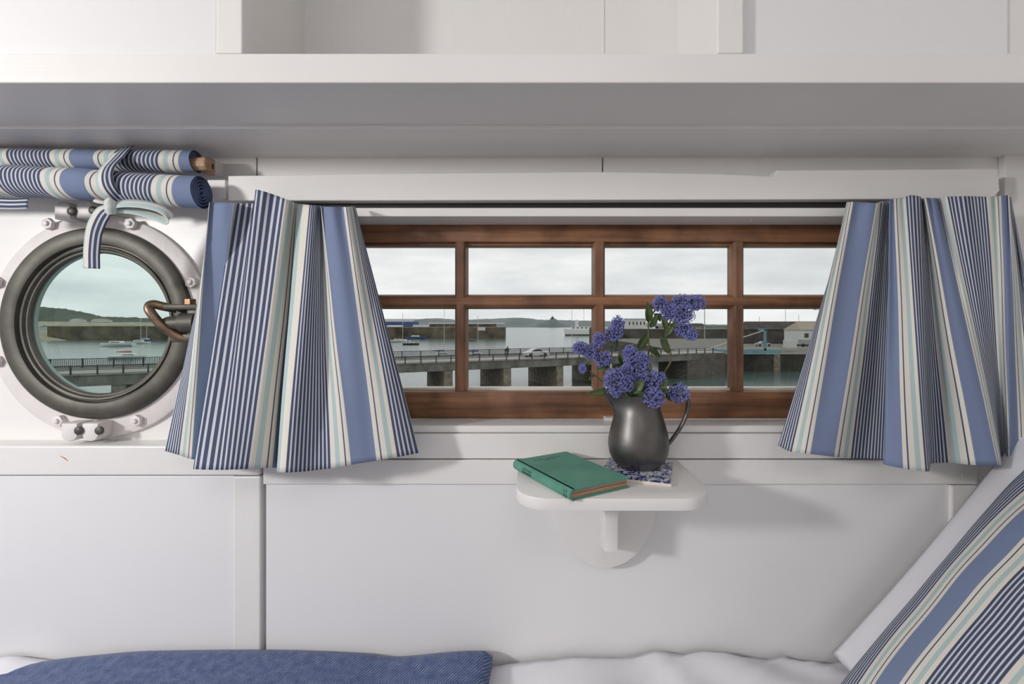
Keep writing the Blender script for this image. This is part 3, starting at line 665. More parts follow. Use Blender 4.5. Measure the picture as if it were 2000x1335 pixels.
SP = [
 ('tall blue flower sprig leaning to the upper right of the jug', .885, [(1264, 790), (1292, 735), (1311, 700), (1300, 655), (1308, 630), (1322, 606)],
  [(1332, 612, 21, 20), (1359, 590, 17, 13), (1331, 592, 18, 15), (1308, 611, 15, 14), (1334, 642, 16, 13), (1350, 653, 12, 10)],
  [((1306, 690), (1288, 655), 15), ((1302, 645), (1293, 618), 13), ((1300, 655), (1316, 635), 11), ((1309, 640), (1322, 626), 9)]),
 ('upright leafy flower sprig in the middle of the jug', .893, [(1252, 790), (1263, 730), (1267, 680), (1267, 630), (1280, 605), (1290, 597)],
  [(1291, 593, 14, 14)], [((1266, 630), (1264, 590), 17), ((1266, 648), (1243, 685), 19), ((1267, 682), (1290, 697), 14), ((1270, 640), (1284, 612), 13), ((1278, 612), (1290, 628), 16)]),
 ('blue flower sprig standing up on the left of the jug', .905, [(1236, 790), (1225, 735), (1212, 690), (1204, 660)],
  [(1207, 633, 11, 15), (1198, 652, 16, 15)], [((1214, 695), (1234, 680), 16), ((1208, 672), (1190, 668), 12), ((1220, 715), (1208, 688), 14)]),
 ('blue flower sprig reaching furthest left towards the book', .90, [(1230, 792), (1212, 750), (1190, 718), (1162, 694), (1138, 682)],
  [(1134, 679, 14, 11), (1153, 686, 15, 12), (1177, 701, 16, 14), (1170, 664, 11, 14)], [((1188, 716), (1165, 724), 13), ((1195, 724), (1215, 712), 12)]),
 ('blue flower sprig at the centre of the bunch', .868, [(1250, 795), (1252, 760), (1246, 725)],
  [(1244, 713, 23, 22), (1231, 690, 13, 14), (1226, 725, 14, 13), (1250, 736, 14, 13), (1255, 700, 11, 11)], [((1250, 745), (1272, 712), 14), ((1240, 740), (1215, 728), 14)]),
 ('thin half-bare sprig with a withered tip by the window bar', .905, [(1226, 790), (1196, 762), (1168, 738), (1142, 716)],
  [(1138, 719, 6, 9)], [((1160, 731), (1150, 742), 5), ((1150, 723), (1146, 708), 5), ((1186, 752), (1176, 738), 7)]),
 ('blue flower sprig hanging over the spout of the jug', .852, [(1238, 795), (1226, 772), (1206, 752)],
  [(1202, 744, 22, 22), (1222, 748, 15, 15), (1206, 764, 12, 10)], [((1190, 760), (1146, 768), 14), ((1234, 768), (1258, 742), 22), ((1230, 772), (1238, 742), 20), ((1222, 775), (1214, 762), 16)]),
 ('blue flower sprig just behind the right of the jug rim', .862, [(1268, 795), (1274, 770), (1275, 748)],
  [(1272, 742, 18, 17), (1288, 739, 12, 11)], [((1284, 765), (1306, 740), 16), ((1278, 760), (1300, 768), 10), ((1262, 774), (1248, 748), 22), ((1266, 770), (1256, 728), 15), ((1290, 770), (1300, 752), 15)]),
 ('round blue flower head drooping in front of the jug rim', .838, [(1264, 792), (1268, 772), (1275, 772)],
  [(1276, 776, 20, 17)], [((1262, 776), (1246, 762), 12)]),
 ('round blue flower head resting against the jug handle', .868, [(1278, 792), (1296, 765), (1318, 762)],
  [(1326, 767, 18, 17)], [((1308, 756), (1334, 750), 12), ((1296, 766), (1312, 784), 9)]),
]
for label, Y, st, heads, leaves in SP:
    k = Y/FPX; b0 = px(st[0][0], st[0][1], .886)
    s = empty('flower_sprig', b0); tag(s, label, 'flower', 'sprigs of blue flowers in the pewter jug')
    pts = [px(st[0][0], st[0][1]+40, .886), b0]+[px(x, y, Y) for x, y in st[1:]]; sp_ = spline(pts, 6)
    obj('stem', tube(bmesh.new(), sp_, [.0024-.0012*i/len(sp_) for i in range(len(sp_))], 6), M['stem'], s, smooth=80)
    for x, y, rx, rz in heads:
        c = px(x, y, Y+random.uniform(-.006, .006)); n = int(170+rx*rz*.9)
        obj('flower_cluster', head_mesh(bmesh.new(), c, rx*k*1.1, rz*k*1.1, n, random), [M['petal'], M['core']], s)
        near = min(sp_, key=lambda q: (q-c).length)
        if (near-c).length > .008: obj('stalk', tube(bmesh.new(), [near, (near+c)/2+Vector((0, .002, -.002)), c], .0010, 5), M['stem'], s, smooth=80)
    for (ax, ay), (bx_, by_), wd in leaves:
        dy = random.uniform(-.012, .008)
        obj('leaf', leaf_mesh(px(ax, ay, Y), px(bx_, by_, Y+dy), wd*k, (random.uniform(-.5, .5), -1, random.uniform(-.2, .6)), random.uniform(.02, .2)), M['leaf'], s, smooth=180, solid=.0004)

# ------------------------------------------------------------------ bunk
bu = empty('bunk', (-.75, .5, ZF)); tag(bu, 'built-in bunk along the hull side with a white sheet', 'bed')
obj('bunk_front', B(XL+.004, XR-.004, .06, .085, ZF, -.72, .003), M['paint_h'], bu)
obj('bunk_base', B(XL+.004, XR-.004, .085, .945, -.90, -.86), M['paint_h'], bu)
obj('mattress', B(XL+.01, XR-.01, .09, .944, -.86, -.712, .03, 3), M['sheet'], bu, smooth=50)
def fbm(x, y, s): return noise.noise(Vector((x*s, y*s, 1.7)))
P = []
NX, NY = 220, 60
for i in range(NX+1):
    x = XL+.02+(XR-.04-XL)*i/NX; row = []
    for j in range(NY+1):
        y = .10+(.945-.10)*j/NY
        z = -.695
        z += .012*fbm(x+.6*y, y*.6, 4)+.004*abs(fbm(x+y*1.3, y-x*.4, 13))
        if x > -.15:                         # plumped duvet end towards the pillows
            k = min(1, (x+.15)/.3); z += k*(.032+.022*fbm(x*1.2+y, y*1.5, 5)-.030*abs(fbm(x*.9+y*.9, y*.2-x*.15, 9))-.012*abs(fbm(x*1.3-y*1.6, y*.4, 14)))
            if y > .9: z -= k*.01*((y-.9)/.045)**2
        z += .020*math.exp(-((x+1.06)/.05)**2)*math.exp(-((y-.93)/.02)**2)
        row.append(Vector((x, y, z)))
    P.append(row)
bm = bmesh.new(); grid(bm, P); obj('sheet', bm, M['sheet'], bu, smooth=180, solid=.003)
# blanket
crest = pchip([-3, -1.075, -.92, -.765, -.56, -.35, -.29, -.12, -.06], [-.69, -.688, -.671, -.659, -.657, -.664, -.671, -.659, -.66])
P, UV = [], []
for i in range(161):
    x = XL+.03+(-.083-XL-.03)*i/160; zc = crest(x); row, uvr = [], []; L = 0
    sec = [(.10, -.688)]+[(.10+(.90-.10)*k/24, None) for k in range(25)]+[(.915, None), (.926, None), (.934, None), (.938, 'e1'), (.939, 'e2'), (.937, 'e3')]
    last = None
    for y, q in sec:
        if q is None:
            z = zc-.004+.006*fbm(x, y, 6)*(1-min(1, max(0, (y-.8)/.1)))
            if y > .9: z = zc-.0*1-((y-.915)/.024)**2*.006
        elif q == 'e1': z = zc-.014
        elif q == 'e2': z = zc-.026
        elif q == 'e3': z = zc-.036
        else: z = q
        e = (x+.083)/.012
        if e > -1: z -= .010*(1+e)**3
        p = Vector((x-(.006*(.9-y)/.1 if i == 160 and y < .9 else 0), y, z))
        if last is not None: L += (p-last).length
        last = p; row.append(p); uvr.append((x, L))
    P.append(row); UV.append(uvr)
bm = bmesh.new(); grid(bm, P, UV)
tag(obj('blanket', bm, M['blanket'], base=(-1.3, .5, -.69), smooth=180, solid=.010), 'blue twill wool blanket spread over the bunk below the porthole', 'blanket')

# ------------------------------------------------------------------ pillows leaning on the right bulkhead
def pillow(name, label, cat, o, a, b, n, A_, B_, T, m, u0=0, flat=.0, pw=.5, wr=.004, group=None, Tb=.02):
    """o = far lower corner; a = up the lean, b = towards the room; n = thickness direction"""
    o, a, b = Vector(o), Vector(a).normalized(), Vector(b).normalized(); n = Vector(n); n = (n-a*n.dot(a)-b*n.dot(b)).normalized()
    bm = bmesh.new(); N = 56
    for side in (1, -1):
        P, UV = [], []
        for i in range(N+1):
            row, uvr = [], []
            for j in range(N+1):
                u, v = i/N, j/N; h = max(0, 1-abs(2*u-1)**2.6)**pw*max(0, 1-abs(2*v-1)**2.6)**pw
                pu = u+.035*(1-4*(v-.5)**2)*(.5-u)*2*.5; pv = v+.035*(1-4*(u-.5)**2)*(.5-v)*2*.5
                p = o+a*(A_*pu)+b*(B_*pv)+n*side*((T if side > 0 else Tb)*h+wr*h*noise.noise(Vector((u*6, v*6, side))))
                row.append(p); uvr.append((u0+v*B_*1.28, u*A_))
            P.append(row); UV.append(uvr)
        grid(bm, P, UV)
    bmesh.ops.remove_doubles(bm, verts=bm.verts, dist=1e-5)
    return tag(obj(name, bm, M[m], base=o+a*0+b*(B_/2), smooth=180), label, cat, group)
pl = pillow('pillow', 'plain white pillow leaning on the bulkhead behind the striped cushion', 'pillow', (.60, .925, -.655), (.62, 0, .74), (0, -1, .0), (-.74, 0, .62), .60, .70, .028, 'linen', Tb=.08)
cu = pillow('cushion', 'large striped cushion leaning against the white pillow', 'cushion', (.515, .827, -.69), (.60, .0, .71), (.0, -1, 0), (-.77, 0, .6), .58, .52, .076, 'stripe', u0=.108)

# ------------------------------------------------------------------ the harbour outside
HW = -10.0                        # sea level below the eye
m = bpy.data.materials.new('harbour_water'); m.use_nodes = True; t = m.node_tree; p = t.nodes['Principled BSDF']
p.inputs['Base Color'].default_value = (.075, .125, .115, 1); p.inputs['Roughness'].default_value = .16; p.inputs['IOR'].default_value = 1.33
co = nd(t, 'ShaderNodeTexCoord'); mp = nd(t, 'ShaderNodeMapping'); mp.inputs['Scale'].default_value = (.5, 1.1, 1)
n = nd(t, 'ShaderNodeTexNoise', Scale=1.2, Detail=4); b = nd(t, 'ShaderNodeBump', Strength=.35, Distance=.12)
t.links.new(co.outputs['Object'], mp.inputs[0]); t.links.new(mp.outputs[0], n.inputs['Vector']); t.links.new(n.outputs[0], b.inputs['Height']); t.links.new(b.outputs[0], p.inputs['Normal'])
M['water'] = m
M['concrete'] = mat('weathered_concrete', (.21, .20, .175), .85, col2=(.09, .09, .078), vscale=.7, vstretch=(1, 1, .6), bump=.6, bscale=(3, 3, 3), bdist=.05)
M['stone'] = mat('granite_pier_stone', (.30, .25, .19), .9, col2=(.14, .115, .09), vscale=1.3, bump=.8, bscale=(2, 2, 4), bdist=.08)
M['quay_top'] = mat('dull_quay_paving', (.20, .195, .16), .9, col2=(.12, .12, .10), vscale=.25)
M['deckroad'] = mat('pale_road_surface', (.40, .37, .33), .9, col2=(.30, .28, .26), vscale=.4)
def masonry(name, c1, c2, c3, s):
    m = bpy.data.materials.new(name); m.use_nodes = True; t = m.node_tree; p = t.nodes['Principled BSDF']; p.inputs['Roughness'].default_value = .9
    co = nd(t, 'ShaderNodeTexCoord'); mp = nd(t, 'ShaderNodeMapping'); mp.inputs['Rotation'].default_value = (math.pi/2, 0, 0)
    br = nd(t, 'ShaderNodeTexBrick', Scale=s); br.inputs['Color1'].default_value = (*c1, 1); br.inputs['Color2'].default_value = (*c2, 1); br.inputs['Mortar'].default_value = (*c3, 1); br.inputs['Mortar Size'].default_value = .03
    n = nd(t, 'ShaderNodeTexNoise', Scale=.12, Detail=6); r = nd(t, 'ShaderNodeValToRGB'); r.color_ramp.elements[0].color = (.35, .36, .3, 1); r.color_ramp.elements[1].color = (1.1, 1.05, 1, 1); r.color_ramp.elements[0].position = .35; r.color_ramp.elements[1].position = .65
    mx = nd(t, 'ShaderNodeMix', data_type='RGBA', blend_type='MULTIPLY'); mx.inputs[0].default_value = 1
    t.links.new(co.outputs['Object'], mp.inputs[0]); t.links.new(mp.outputs[0], br.inputs[0]); t.links.new(co.outputs['Object'], n.inputs['Vector']); t.links.new(n.outputs[0], r.inputs[0])
    t.links.new(br.outputs[0], mx.inputs[6]); t.links.new(r.outputs[0], mx.inputs[7]); t.links.new(mx.outputs[2], p.inputs['Base Color']); return m
M['quay'] = masonry('brown_quay_masonry', (.22, .18, .125), (.14, .12, .08), (.08, .07, .055), .35)
M['quay_grey'] = masonry('grey_quay_masonry', (.15, .135, .115), (.10, .092, .08), (.05, .048, .042), .6)
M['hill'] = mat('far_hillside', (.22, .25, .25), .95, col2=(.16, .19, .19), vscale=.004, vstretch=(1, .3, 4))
M['wooded'] = mat('wooded_hillside', (.12, .145, .11), .95, col2=(.075, .10, .075), vscale=.02, vstretch=(1, .4, 2), bump=1, bscale=(.1, .1, .1), bdist=4)
M['tan'] = mat('dry_foreshore', (.42, .38, .27), .95, col2=(.28, .25, .18), vscale=.1)
M['hull_white'] = mat('white_gelcoat', (.75, .75, .73), .3); M['hull_dark'] = mat('dark_antifoul', (.05, .065, .06), .5); M['hull_blue'] = mat('blue_hull', (.09, .13, .28), .4)
M['shed_blue'] = mat('blue_corrugated_shed', (.07, .115, .27), .6, col2=(.05, .085, .21), vscale=1, vstretch=(.8, .8, .05)); M['roof_grey'] = mat('grey_shed_roof', (.34, .36, .38), .7)
M['render_white'] = mat('white_render', (.66, .66, .64), .8, var=.1, vscale=.2); M['roof_slate'] = mat('dark_slate_roof', (.095, .085, .075), .9, spec=.1, col2=(.06, .055, .05), vscale=.4); M['roof_tan'] = mat('tan_sheet_roof', (.33, .29, .22), .8)
M['dark_stone'] = mat('dark_rubble_wall', (.10, .085, .075), .9, col2=(.05, .045, .04), vscale=.5); M['win_dark'] = mat('dark_window_pane', (.03, .035, .04), .2)
M['iron'] = mat('dark_painted_iron', (.03, .038, .04), .6); M['galv'] = mat('galvanised_post', (.30, .31, .32), .5); M['blue_iron'] = mat('blue_painted_steel', (.13, .30, .345), .5, var=.2, vscale=.6)
M['car'] = mat('silver_car_paint', (.55, .56, .58), .25, metal=.3); M['tyre'] = mat('tyre_rubber', (.02, .02, .02), .8); M['cover_blue'] = mat('blue_sail_cover', (.10, .16, .36), .8)
M['red'] = mat('red_sail_cover', (.42, .13, .10), .8); M['crate'] = mat('pale_crate', (.55, .54, .52), .7); M['yellow'] = mat('yellow_machine', (.62, .50, .10), .5); M['coat'] = mat('dark_clothes', (.04, .045, .05), .9)
M['mast'] = mat('pale_alloy_mast', (.55, .56, .57), .4)

bm = bmesh.new(); box(bm, -6000, 6000, 12, 12000, HW-3, HW); tag(obj('sea_water', bm, M['water'], base=(0, 60, HW-3)), 'pale grey-green harbour water reaching to the horizon', 'water', kind='stuff')

def ridge(name, label, cat, Y, thick, pts, m, rough=1.0, step=4, parent=None, kind=None):
    """land: skyline heights pts (px x, px y) at distance Y, rounded back over thick metres, down to the sea"""
    f = pchip([p[0] for p in pts], [p[1] for p in pts]); P = []; x = pts[0][0]; xs = []
    while x <= pts[-1][0]: xs.append(x); x += step
    for x in xs:
        top = px(x, f(x), Y); top.z += rough*noise.noise(Vector((x*.11, 3.3, Y)))*Y/900+rough*.8*noise.noise(Vector((x*.45, 8.3, Y)))*Y/900
        row = []
        for k in range(7):
            q = k/6; row.append(Vector((top.x, Y-thick*(1-q)*.5, (HW-1)+(top.z-HW+1)*math.sin(q*math.pi/2))))
        row.append(Vector((top.x*(1+thick/Y), Y+thick, HW-1))); P.append(row)
    bm = bmesh.new(); grid(bm, P)
    c = sum((r[3] for r in P), Vector())/len(P); c.z = HW-1
    if parent is not None: return obj(name, bm, M[m], parent, smooth=50)
    return tag(obj(name, bm, M[m], base=c, smooth=50), label, cat, None, kind)
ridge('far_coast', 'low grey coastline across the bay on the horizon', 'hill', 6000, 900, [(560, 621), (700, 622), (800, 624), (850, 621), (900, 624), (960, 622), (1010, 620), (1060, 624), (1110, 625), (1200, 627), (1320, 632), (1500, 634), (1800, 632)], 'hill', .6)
isl = empty('castle_island', px(1082, 638, 4500)); tag(isl, 'distant conical island crowned with a castle in the bay', 'island')
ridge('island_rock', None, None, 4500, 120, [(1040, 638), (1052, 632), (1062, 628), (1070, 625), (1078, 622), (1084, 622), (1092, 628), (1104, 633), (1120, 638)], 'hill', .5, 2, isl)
bm = bmesh.new(); v = px(1079, 622, 4500); s = 5.0
for dx, w_, h in ((-12, 8, 9), (0, 10, 18), (10, 7, 10), (-4, 3, 25), (4, 3, 24)): box(bm, v.x+dx-w_/2*1.6, v.x+dx+w_/2*1.6, 4490, 4515, v.z-25, v.z+h)
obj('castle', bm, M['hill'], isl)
ridge('wooded_hill', 'dark wooded hill seen through the porthole', 'hill', 1100, 250, [(-150, 600), (0, 596), (60, 599), (120, 602), (165, 610), (205, 618), (260, 620), (330, 624), (420, 628), (560, 632), (700, 636), (760, 638)], 'wooded', 1.6, 2)
ridge('foreshore', 'tan strip of open ground above the far quay', 'ground', 520, 120, [(-150, 626), (60, 627), (200, 629), (320, 629), (450, 631), (700, 634)], 'tan', .5, 4)

# --- road bridge on piers
u = Vector((.9, .4359, 0)).normalized(); nn = Vector((-u.y, u.x, 0)); P0 = Vector((-18.2, 64.5, 0))
def bpt(t, d=0, z=0): q = P0+u*t+nn*d; return Vector((q.x, q.y, z))
T0, T1 = -75, 56
br = empty('road_bridge', bpt(0, 4, HW)); tag(br, 'concrete road bridge on stone piers crossing the harbour', 'bridge')
def span(bm, t0, t1, d0, d1, z0, z1, bev=0): return obox(bm, bpt((t0+t1)/2, (d0+d1)/2, (z0+z1)/2), u, (t1-t0)/2, (d1-d0)/2, (z1-z0)/2, bev)
obj('deck_slab', span(bmesh.new(), T0, T1, .4, 7.8, -5.9, -5.12), M['deckroad'], br)
obj('edge_beam', span(bmesh.new(), T0, T1, 0, .6, -6.5, -5.28, .03), M['concrete'], br)
obj('edge_beam', span(bmesh.new(), T0, T1, 7.6, 11.0, -6.5, -5.0, .03), M['concrete'], br)
obj('kerb', span(bmesh.new(), T0, T1, -.12, .7, -5.36, -5.25, .03), M['concrete'], br)
for k in range(-8, 5):
    tt = 6.6+9.35*k; bm = span(bmesh.new(), tt-.65, tt+.65, .1, 11.0, HW-1, -6.5, .06); o = obj('pier', bm, M['stone'], br)
obj('abutment', span(bmesh.new(), 53, 63, 0, 8.2, HW-1, -5.3, .05), M['quay_grey'], br)
obj('approach_road', span(bmesh.new(), 56, 63, .3, 8.0, -5.4, -5.12), M['deckroad'], br)
def copies(src, parent, locs):
    for l in locs:
        c = src.copy(); C.objects.link(c); c.parent = parent; c.location = l
def railing(name, label, d, h, pitch, bars, zb, t0, t1):
    r = empty(name, bpt((t0+t1)/2, d, zb)); tag(r, label, 'railing')
    n = int((t1-t0)/pitch); s = obj('post', span(bmesh.new(), t0-.07, t0+.07, d-.07, d+.07, zb, zb+h+.05), M['iron'], r)
    copies(s, r, [u*pitch*k for k in range(1, n+1)])
    for z in ((zb+h-.04, zb+.10) if bars else (zb+h-.05, zb+h*.5)): obj('rail', span(bmesh.new(), t0, t0+n*pitch, d-.025, d+.025, z, z+.07), M['iron'], r)
    if bars:
        bm = bmesh.new(); tt = t0
        while tt < t0+n*pitch: span(bm, tt-.034, tt+.034, d-.02, d+.02, zb+.1, zb+h-.04); tt += .17
        o = obj('balusters', bm, M['iron'], r); o['kind'] = 'stuff'
railing('bridge_railing', 'dark iron railing with close upright bars along the far side of the bridge', 7.75, 1.1, 2.9, True, -5.0, -48, 53)
railing('bridge_railing', 'plain two-rail dark iron railing along the near side of the bridge', .15, 1.0, 2.2, False, -5.25, -48, 60)

# --- car on the bridge
def car(label, q, dr, L, m, group=None):
    c = empty('car', q); tag(c, label, 'car', group); dr = Vector(dr).normalized(); sd = Vector((-dr.y, dr.x, 0))
    prof = [(-.5, .22), (-.5, .52), (-.46, .62), (-.27, .66), (-.13, .96), (.02, 1.0), (.17, .94), (.32, .66), (.46, .58), (.5, .46), (.5, .22)]
    f = lambda a, h, s: q+dr*a*L+sd*s+Vector((0, 0, h*1.42))
    obj('body', prism(bmesh.new(), [f(a, h, -.85) for a, h in prof], sd*1.7, .08), M[m], c, smooth=30)
    for s in (-.86, .84):
        obj('side_window', prism(bmesh.new(), [f(-.23, .68, s), f(-.12, .92, s), (f(.02, .95, s)), f(.15, .90, s), f(.27, .68, s)], sd*.02), M['win_dark'], c)
    for a in (-.31, .31):
        for s in (-.87, .67):
            bm = bmesh.new(); pts = [f(a, .22, s)+dr*.32*math.cos(k*math.pi/8)+Vector((0, 0, .32*math.sin(k*math.pi/8))) for k in range(16)]; prism(bm, pts, sd*.2); obj('wheel', bm, M['tyre'], c)
car('silver car driving over the bridge', bpt(22.6, 3.6, -5.12), -u, 4.4, 'car')
# --- walker
pr = bpt(18.6, 6.4, -5.12); bm = bmesh.new()
for s in (-1, 1): tube(bm, [pr+u*.10*s+Vector((0, 0, .02)), pr+u*.09*s+Vector((0, 0, .45)), pr+u*.06*s+Vector((0, 0, .88))], [.06, .07, .10], 8); tube(bm, [pr+u*.22*s+Vector((0, 0, 1.40)), pr+u*.27*s+Vector((0, 0, 1.1)), pr+u*.22*s+Vector((0, 0, .85))], [.07, .055, .045], 8)
tube(bm, [pr+Vector((0, 0, z)) for z in (.80, 1.0, 1.25, 1.42, 1.50, 1.55, 1.62, 1.72, 1.76)], [.15, .15, .19, .17, .07, .09, .105, .085, .03], 10)
tag(obj('person', bm, M['coat'], base=pr, smooth=60), 'person in dark clothes standing by the bridge railing ahead of the silver car', 'person')

# --- boats
def boat(label, q, hd, L, m, mast=0, cover=None, cabin=True, group='boats afloat in the harbour', name='moored_boat'):
    b = empty(name, q); tag(b, label, 'boat', group); dr = Vector((math.cos(hd), math.sin(hd), 0)); sd = Vector((-dr.y, dr.x, 0)); P = []
    for i in range(13):
        a = i/12; bw = L*.16*(math.sin(math.pi*min(1, .22+.78*(1-a)))**.6 if a < 1 else 0)
        bw = L*.16*((1-a**2.6) if a > .3 else .86+.14*(a/.3)); row = []
        for k in range(7):
            th = math.pi*k/6; sheer = .10*L*(1+.35*(a-.4)**2)
            row.append(q+dr*((a-.5)*L)+sd*(bw*math.cos(th)*(1 if k in (0, 6) else .92))+Vector((0, 0, sheer-(sheer+.02*L)*math.sin(th)**.7)))
        P.append(row)
    bm = bmesh.new(); V = grid(bm, P); bm.faces.new(V[0])
    for i in range(12): bm.faces.new((V[i][0], V[i][6], V[i+1][6], V[i+1][0]))
    obj('hull', bm, M[m], b, smooth=40)
    if cabin:
        bm = bmesh.new(); obox(bm, q+dr*L*.02+Vector((0, 0, .135*L)), dr, L*.19, L*.085, L*.038, L*.02); cb = obj('cabin', bm, M['hull_white'], b)
        bm = bmesh.new(); obox(bm, q+dr*L*.02+Vector((0, 0, .14*L)), dr, L*.14, L*.0875, L*.012); obj('window_band', bm, M['win_dark'], cb)
    if mast:
        b0 = q+dr*L*.1+Vector((0, 0, .1*L)); obj('mast', tube(bmesh.new(), [b0, b0+Vector((0, 0, mast))], max(.055, q.y*.00045), 6), M['mast'], b)
    if cover:
        b1 = q+dr*L*.09+Vector((0, 0, .24*L)); obj('sail_cover', tube(bmesh.new(), [b1, b1-dr*L*.2, b1-dr*L*.4], [.03*L, .024*L, .012*L], 8), M[cover], b, smooth=60)
    return b
def w_at(x, y): Y = -HW*FPX/(y-CY); q = px(x, y, Y); return Vector((q.x, q.y, HW))
boat('white motor cruiser lying on the water, seen through the porthole', w_at(229, 676), 3.3, 15, 'hull_white')
boat('tall-masted white yacht near the quay, seen at the right of the porthole', w_at(270, 671), .3, 12, 'hull_white', 13.5)
boat('yacht with a blue sail cover against the far quay, right edge of the porthole', w_at(283, 666), .2, 11, 'hull_blue', 10, 'cover_blue')
q = w_at(250, 700); boat('yacht with a red sail cover just behind the bridge railing', q, .45, 9, 'hull_white', 0, 'red')
boat('white motor boat moored nearest the blue shed', w_at(776, 668), .2, 12, 'hull_white')
boat('small dark-hulled boat with a white cabin off the old pier', w_at(803, 673), .1, 8.5, 'hull_dark')
boat('blue fishing boat lying against the old pier', w_at(812, 661.5), 3.1, 16, 'hull_blue')
boat('white yacht moored at the end of the blue shed', w_at(789, 667), 2.8, 9, 'hull_white', 18)
boat('small dinghy afloat beside the window bar', w_at(921, 666), .1, 5, 'hull_dark', 0, None, False)
for i, (tt, d, mst, mm_, cv, lb) in enumerate(((5.5, 14, 14.5, 'hull_white', 'cover_blue', 'white yacht with a tall pale mast behind the bridge, left of the window bar'), (10.5, 14, 12.5, 'hull_blue', 'cover_blue', 'blue yacht with a covered sail behind the bridge, right of the window bar'), (29.5, 15, 14.5, 'hull_white', None, 'yacht whose bare mast rises in front of the white ferry'))):
    q = w_at((862, 928, 1112)[i], (698, 699, 697)[i]); boat(lb, q, .45, 9.5, mm_, mst, cv)
# ferry
f0 = w_at(1146, 655); fy = empty('ferry', f0); tag(fy, 'white passenger ferry at anchor in front of the far coast', 'ship'); fL = 46
prof = [(-.5, 0), (-.53, .10), (-.54, .17), (-.3, .15), (.5, .15), (.5, 0)]
obj('hull', prism(bmesh.new(), [f0+Vector((a*fL, -4, h*fL)) for a, h in prof], (0, 8, 0), .3), M['hull_white'], fy)
obj('boot_stripe', prism(bmesh.new(), [f0+Vector((a*fL, -4.1, h*fL)) for a, h in ((-.505, -.01), (-.515, .035), (.5, .03), (.5, -.01))], (0, 8.2, 0)), M['hull_dark'], fy)
obj('deckhouse', prism(bmesh.new(), [f0+Vector((a*fL, -3, h*fL)) for a, h in ((-.36, .15), (-.36, .21), (.45, .21), (.45, .15))], (0, 6, 0)), M['hull_white'], fy)
for k in range(7): x = f0.x+(-.32+.10*k)*fL; obj('deck_window', B(x-.9, x+.9, f0.y-3.1, f0.y-3, f0.z+.17*fL, f0.z+.195*fL), M['win_dark'], fy)
obj('wheelhouse', B(f0.x-.27*fL, f0.x-.20*fL, f0.y-2, f0.y+2, f0.z+.21*fL, f0.z+.37*fL, .2), M['hull_white'], fy)
obj('funnel', B(f0.x+.22*fL, f0.x+.28*fL, f0.y-1, f0.y+1, f0.z+.21*fL, f0.z+.31*fL, .3), M['hull_dark'], fy)
obj('mast', tube(bmesh.new(), [f0+Vector((-.07*fL, 0, .2*fL)), f0+Vector((-.07*fL, 0, .95*fL))], .16, 6), M['galv'], fy)

# --- quays
def block(name, label, cat, x0, x1, yw, yt, depth, m, top=None):
    a = w_at(x0, yw); b = w_at(x1, yw); Y = a.y; zt = -(yt-CY)/FPX*Y
    e = empty(name, ((a.x+b.x)/2, Y+depth/2, HW)); tag(e, label, cat)
    obj('wall', B(a.x, b.x, Y, Y+depth, HW-1, zt, .05), M[m], e); obj('coping', B(a.x-.15, b.x+.15, Y-.2, Y+depth, zt, zt+Y*.0011, .05), M[top or m], e)
    return e, Y, zt
op, Yq, zq = block('stone_pier', 'long brown stone pier reaching out to the middle of the window', 'pier', 700, 985, 660.5, 639, 22, 'quay', 'deckroad')
obj('parapet', B(px(836, 0, Yq).x, px(968, 0, Yq).x, Yq+6, Yq+8, zq, zq+2.9), M['quay'], op); obj('parapet_top', B(px(836, 0, Yq).x-.3, px(985, 0, Yq).x, Yq+5.8, Yq+8.2, zq+2.9, zq+4.0), M['render_white'], op)
obj('notice_board', B(px(933, 0, Yq).x, px(948, 0, Yq).x, Yq-.3, Yq, zq-2.6, zq+.2), M['render_white'], op)
def shed(name, label, x0, x1, yb, ye, yr, Y, depth, mw, mr, hip=0, wins=0, cat='building'):
    a = px(x0, yb, Y); b = px(x1, yb, Y); ze = -(ye-CY)/FPX*Y; zr = -(yr-CY)/FPX*Y
    e = empty(name, ((a.x+b.x)/2, Y+depth/2, a.z)); tag(e, label, cat)
    obj('walls', B(a.x, b.x, Y, Y+depth, a.z, ze), M[mw], e)
    o_ = .02*(b.x-a.x); h = hip*(b.x-a.x); bm = bmesh.new()
    vs = [bm.verts.new(p) for p in ((a.x-o_, Y-.4, ze), (b.x+o_, Y-.4, ze), (b.x+o_, Y+depth+.4, ze), (a.x-o_, Y+depth+.4, ze), (a.x+h-o_, Y+depth/2, zr), (b.x-h+o_, Y+depth/2, zr))]
    for f in ((0, 1, 5, 4), (1, 2, 5), (2, 3, 4, 5), (3, 0, 4), (3, 2, 1, 0)): bm.faces.new([vs[i] for i in f])
    obj('roof', bm, M[mr], e)
    for k in range(wins):
        x = a.x+(b.x-a.x)*(k+.5)/wins; h_ = ze-a.z; w_ = (b.x-a.x)/wins*.2; f = obj('window', B(x-w_, x+w_, Y-.08, Y, a.z+h_*.4, a.z+h_*.8), M['render_white'], e); obj('pane', B(x-w_*.8, x+w_*.8, Y-.12, Y-.08, a.z+h_*.44, a.z+h_*.76), M['win_dark'], f)
    return e
shed('warehouse', 'large blue corrugated shed with a grey roof on the pier', 735, 805, 640, 628, 622, 425, 25, 'shed_blue', 'roof_grey')
shed('harbour_hut', 'low white hut in front of the blue shed', 755, 783, 641, 637, 635, 405, 8, 'render_white', 'render_white')
shed('harbour_hut', 'long low grey-roofed hut between the blue shed and the parapet', 806, 836, 641, 638, 634, 405, 9, 'render_white', 'roof_grey')
block('harbour_quay', 'long dark quay wall across the water, seen through the porthole', 'quay', 92, 690, 663.5, 637, 30, 'quay', 'tan')
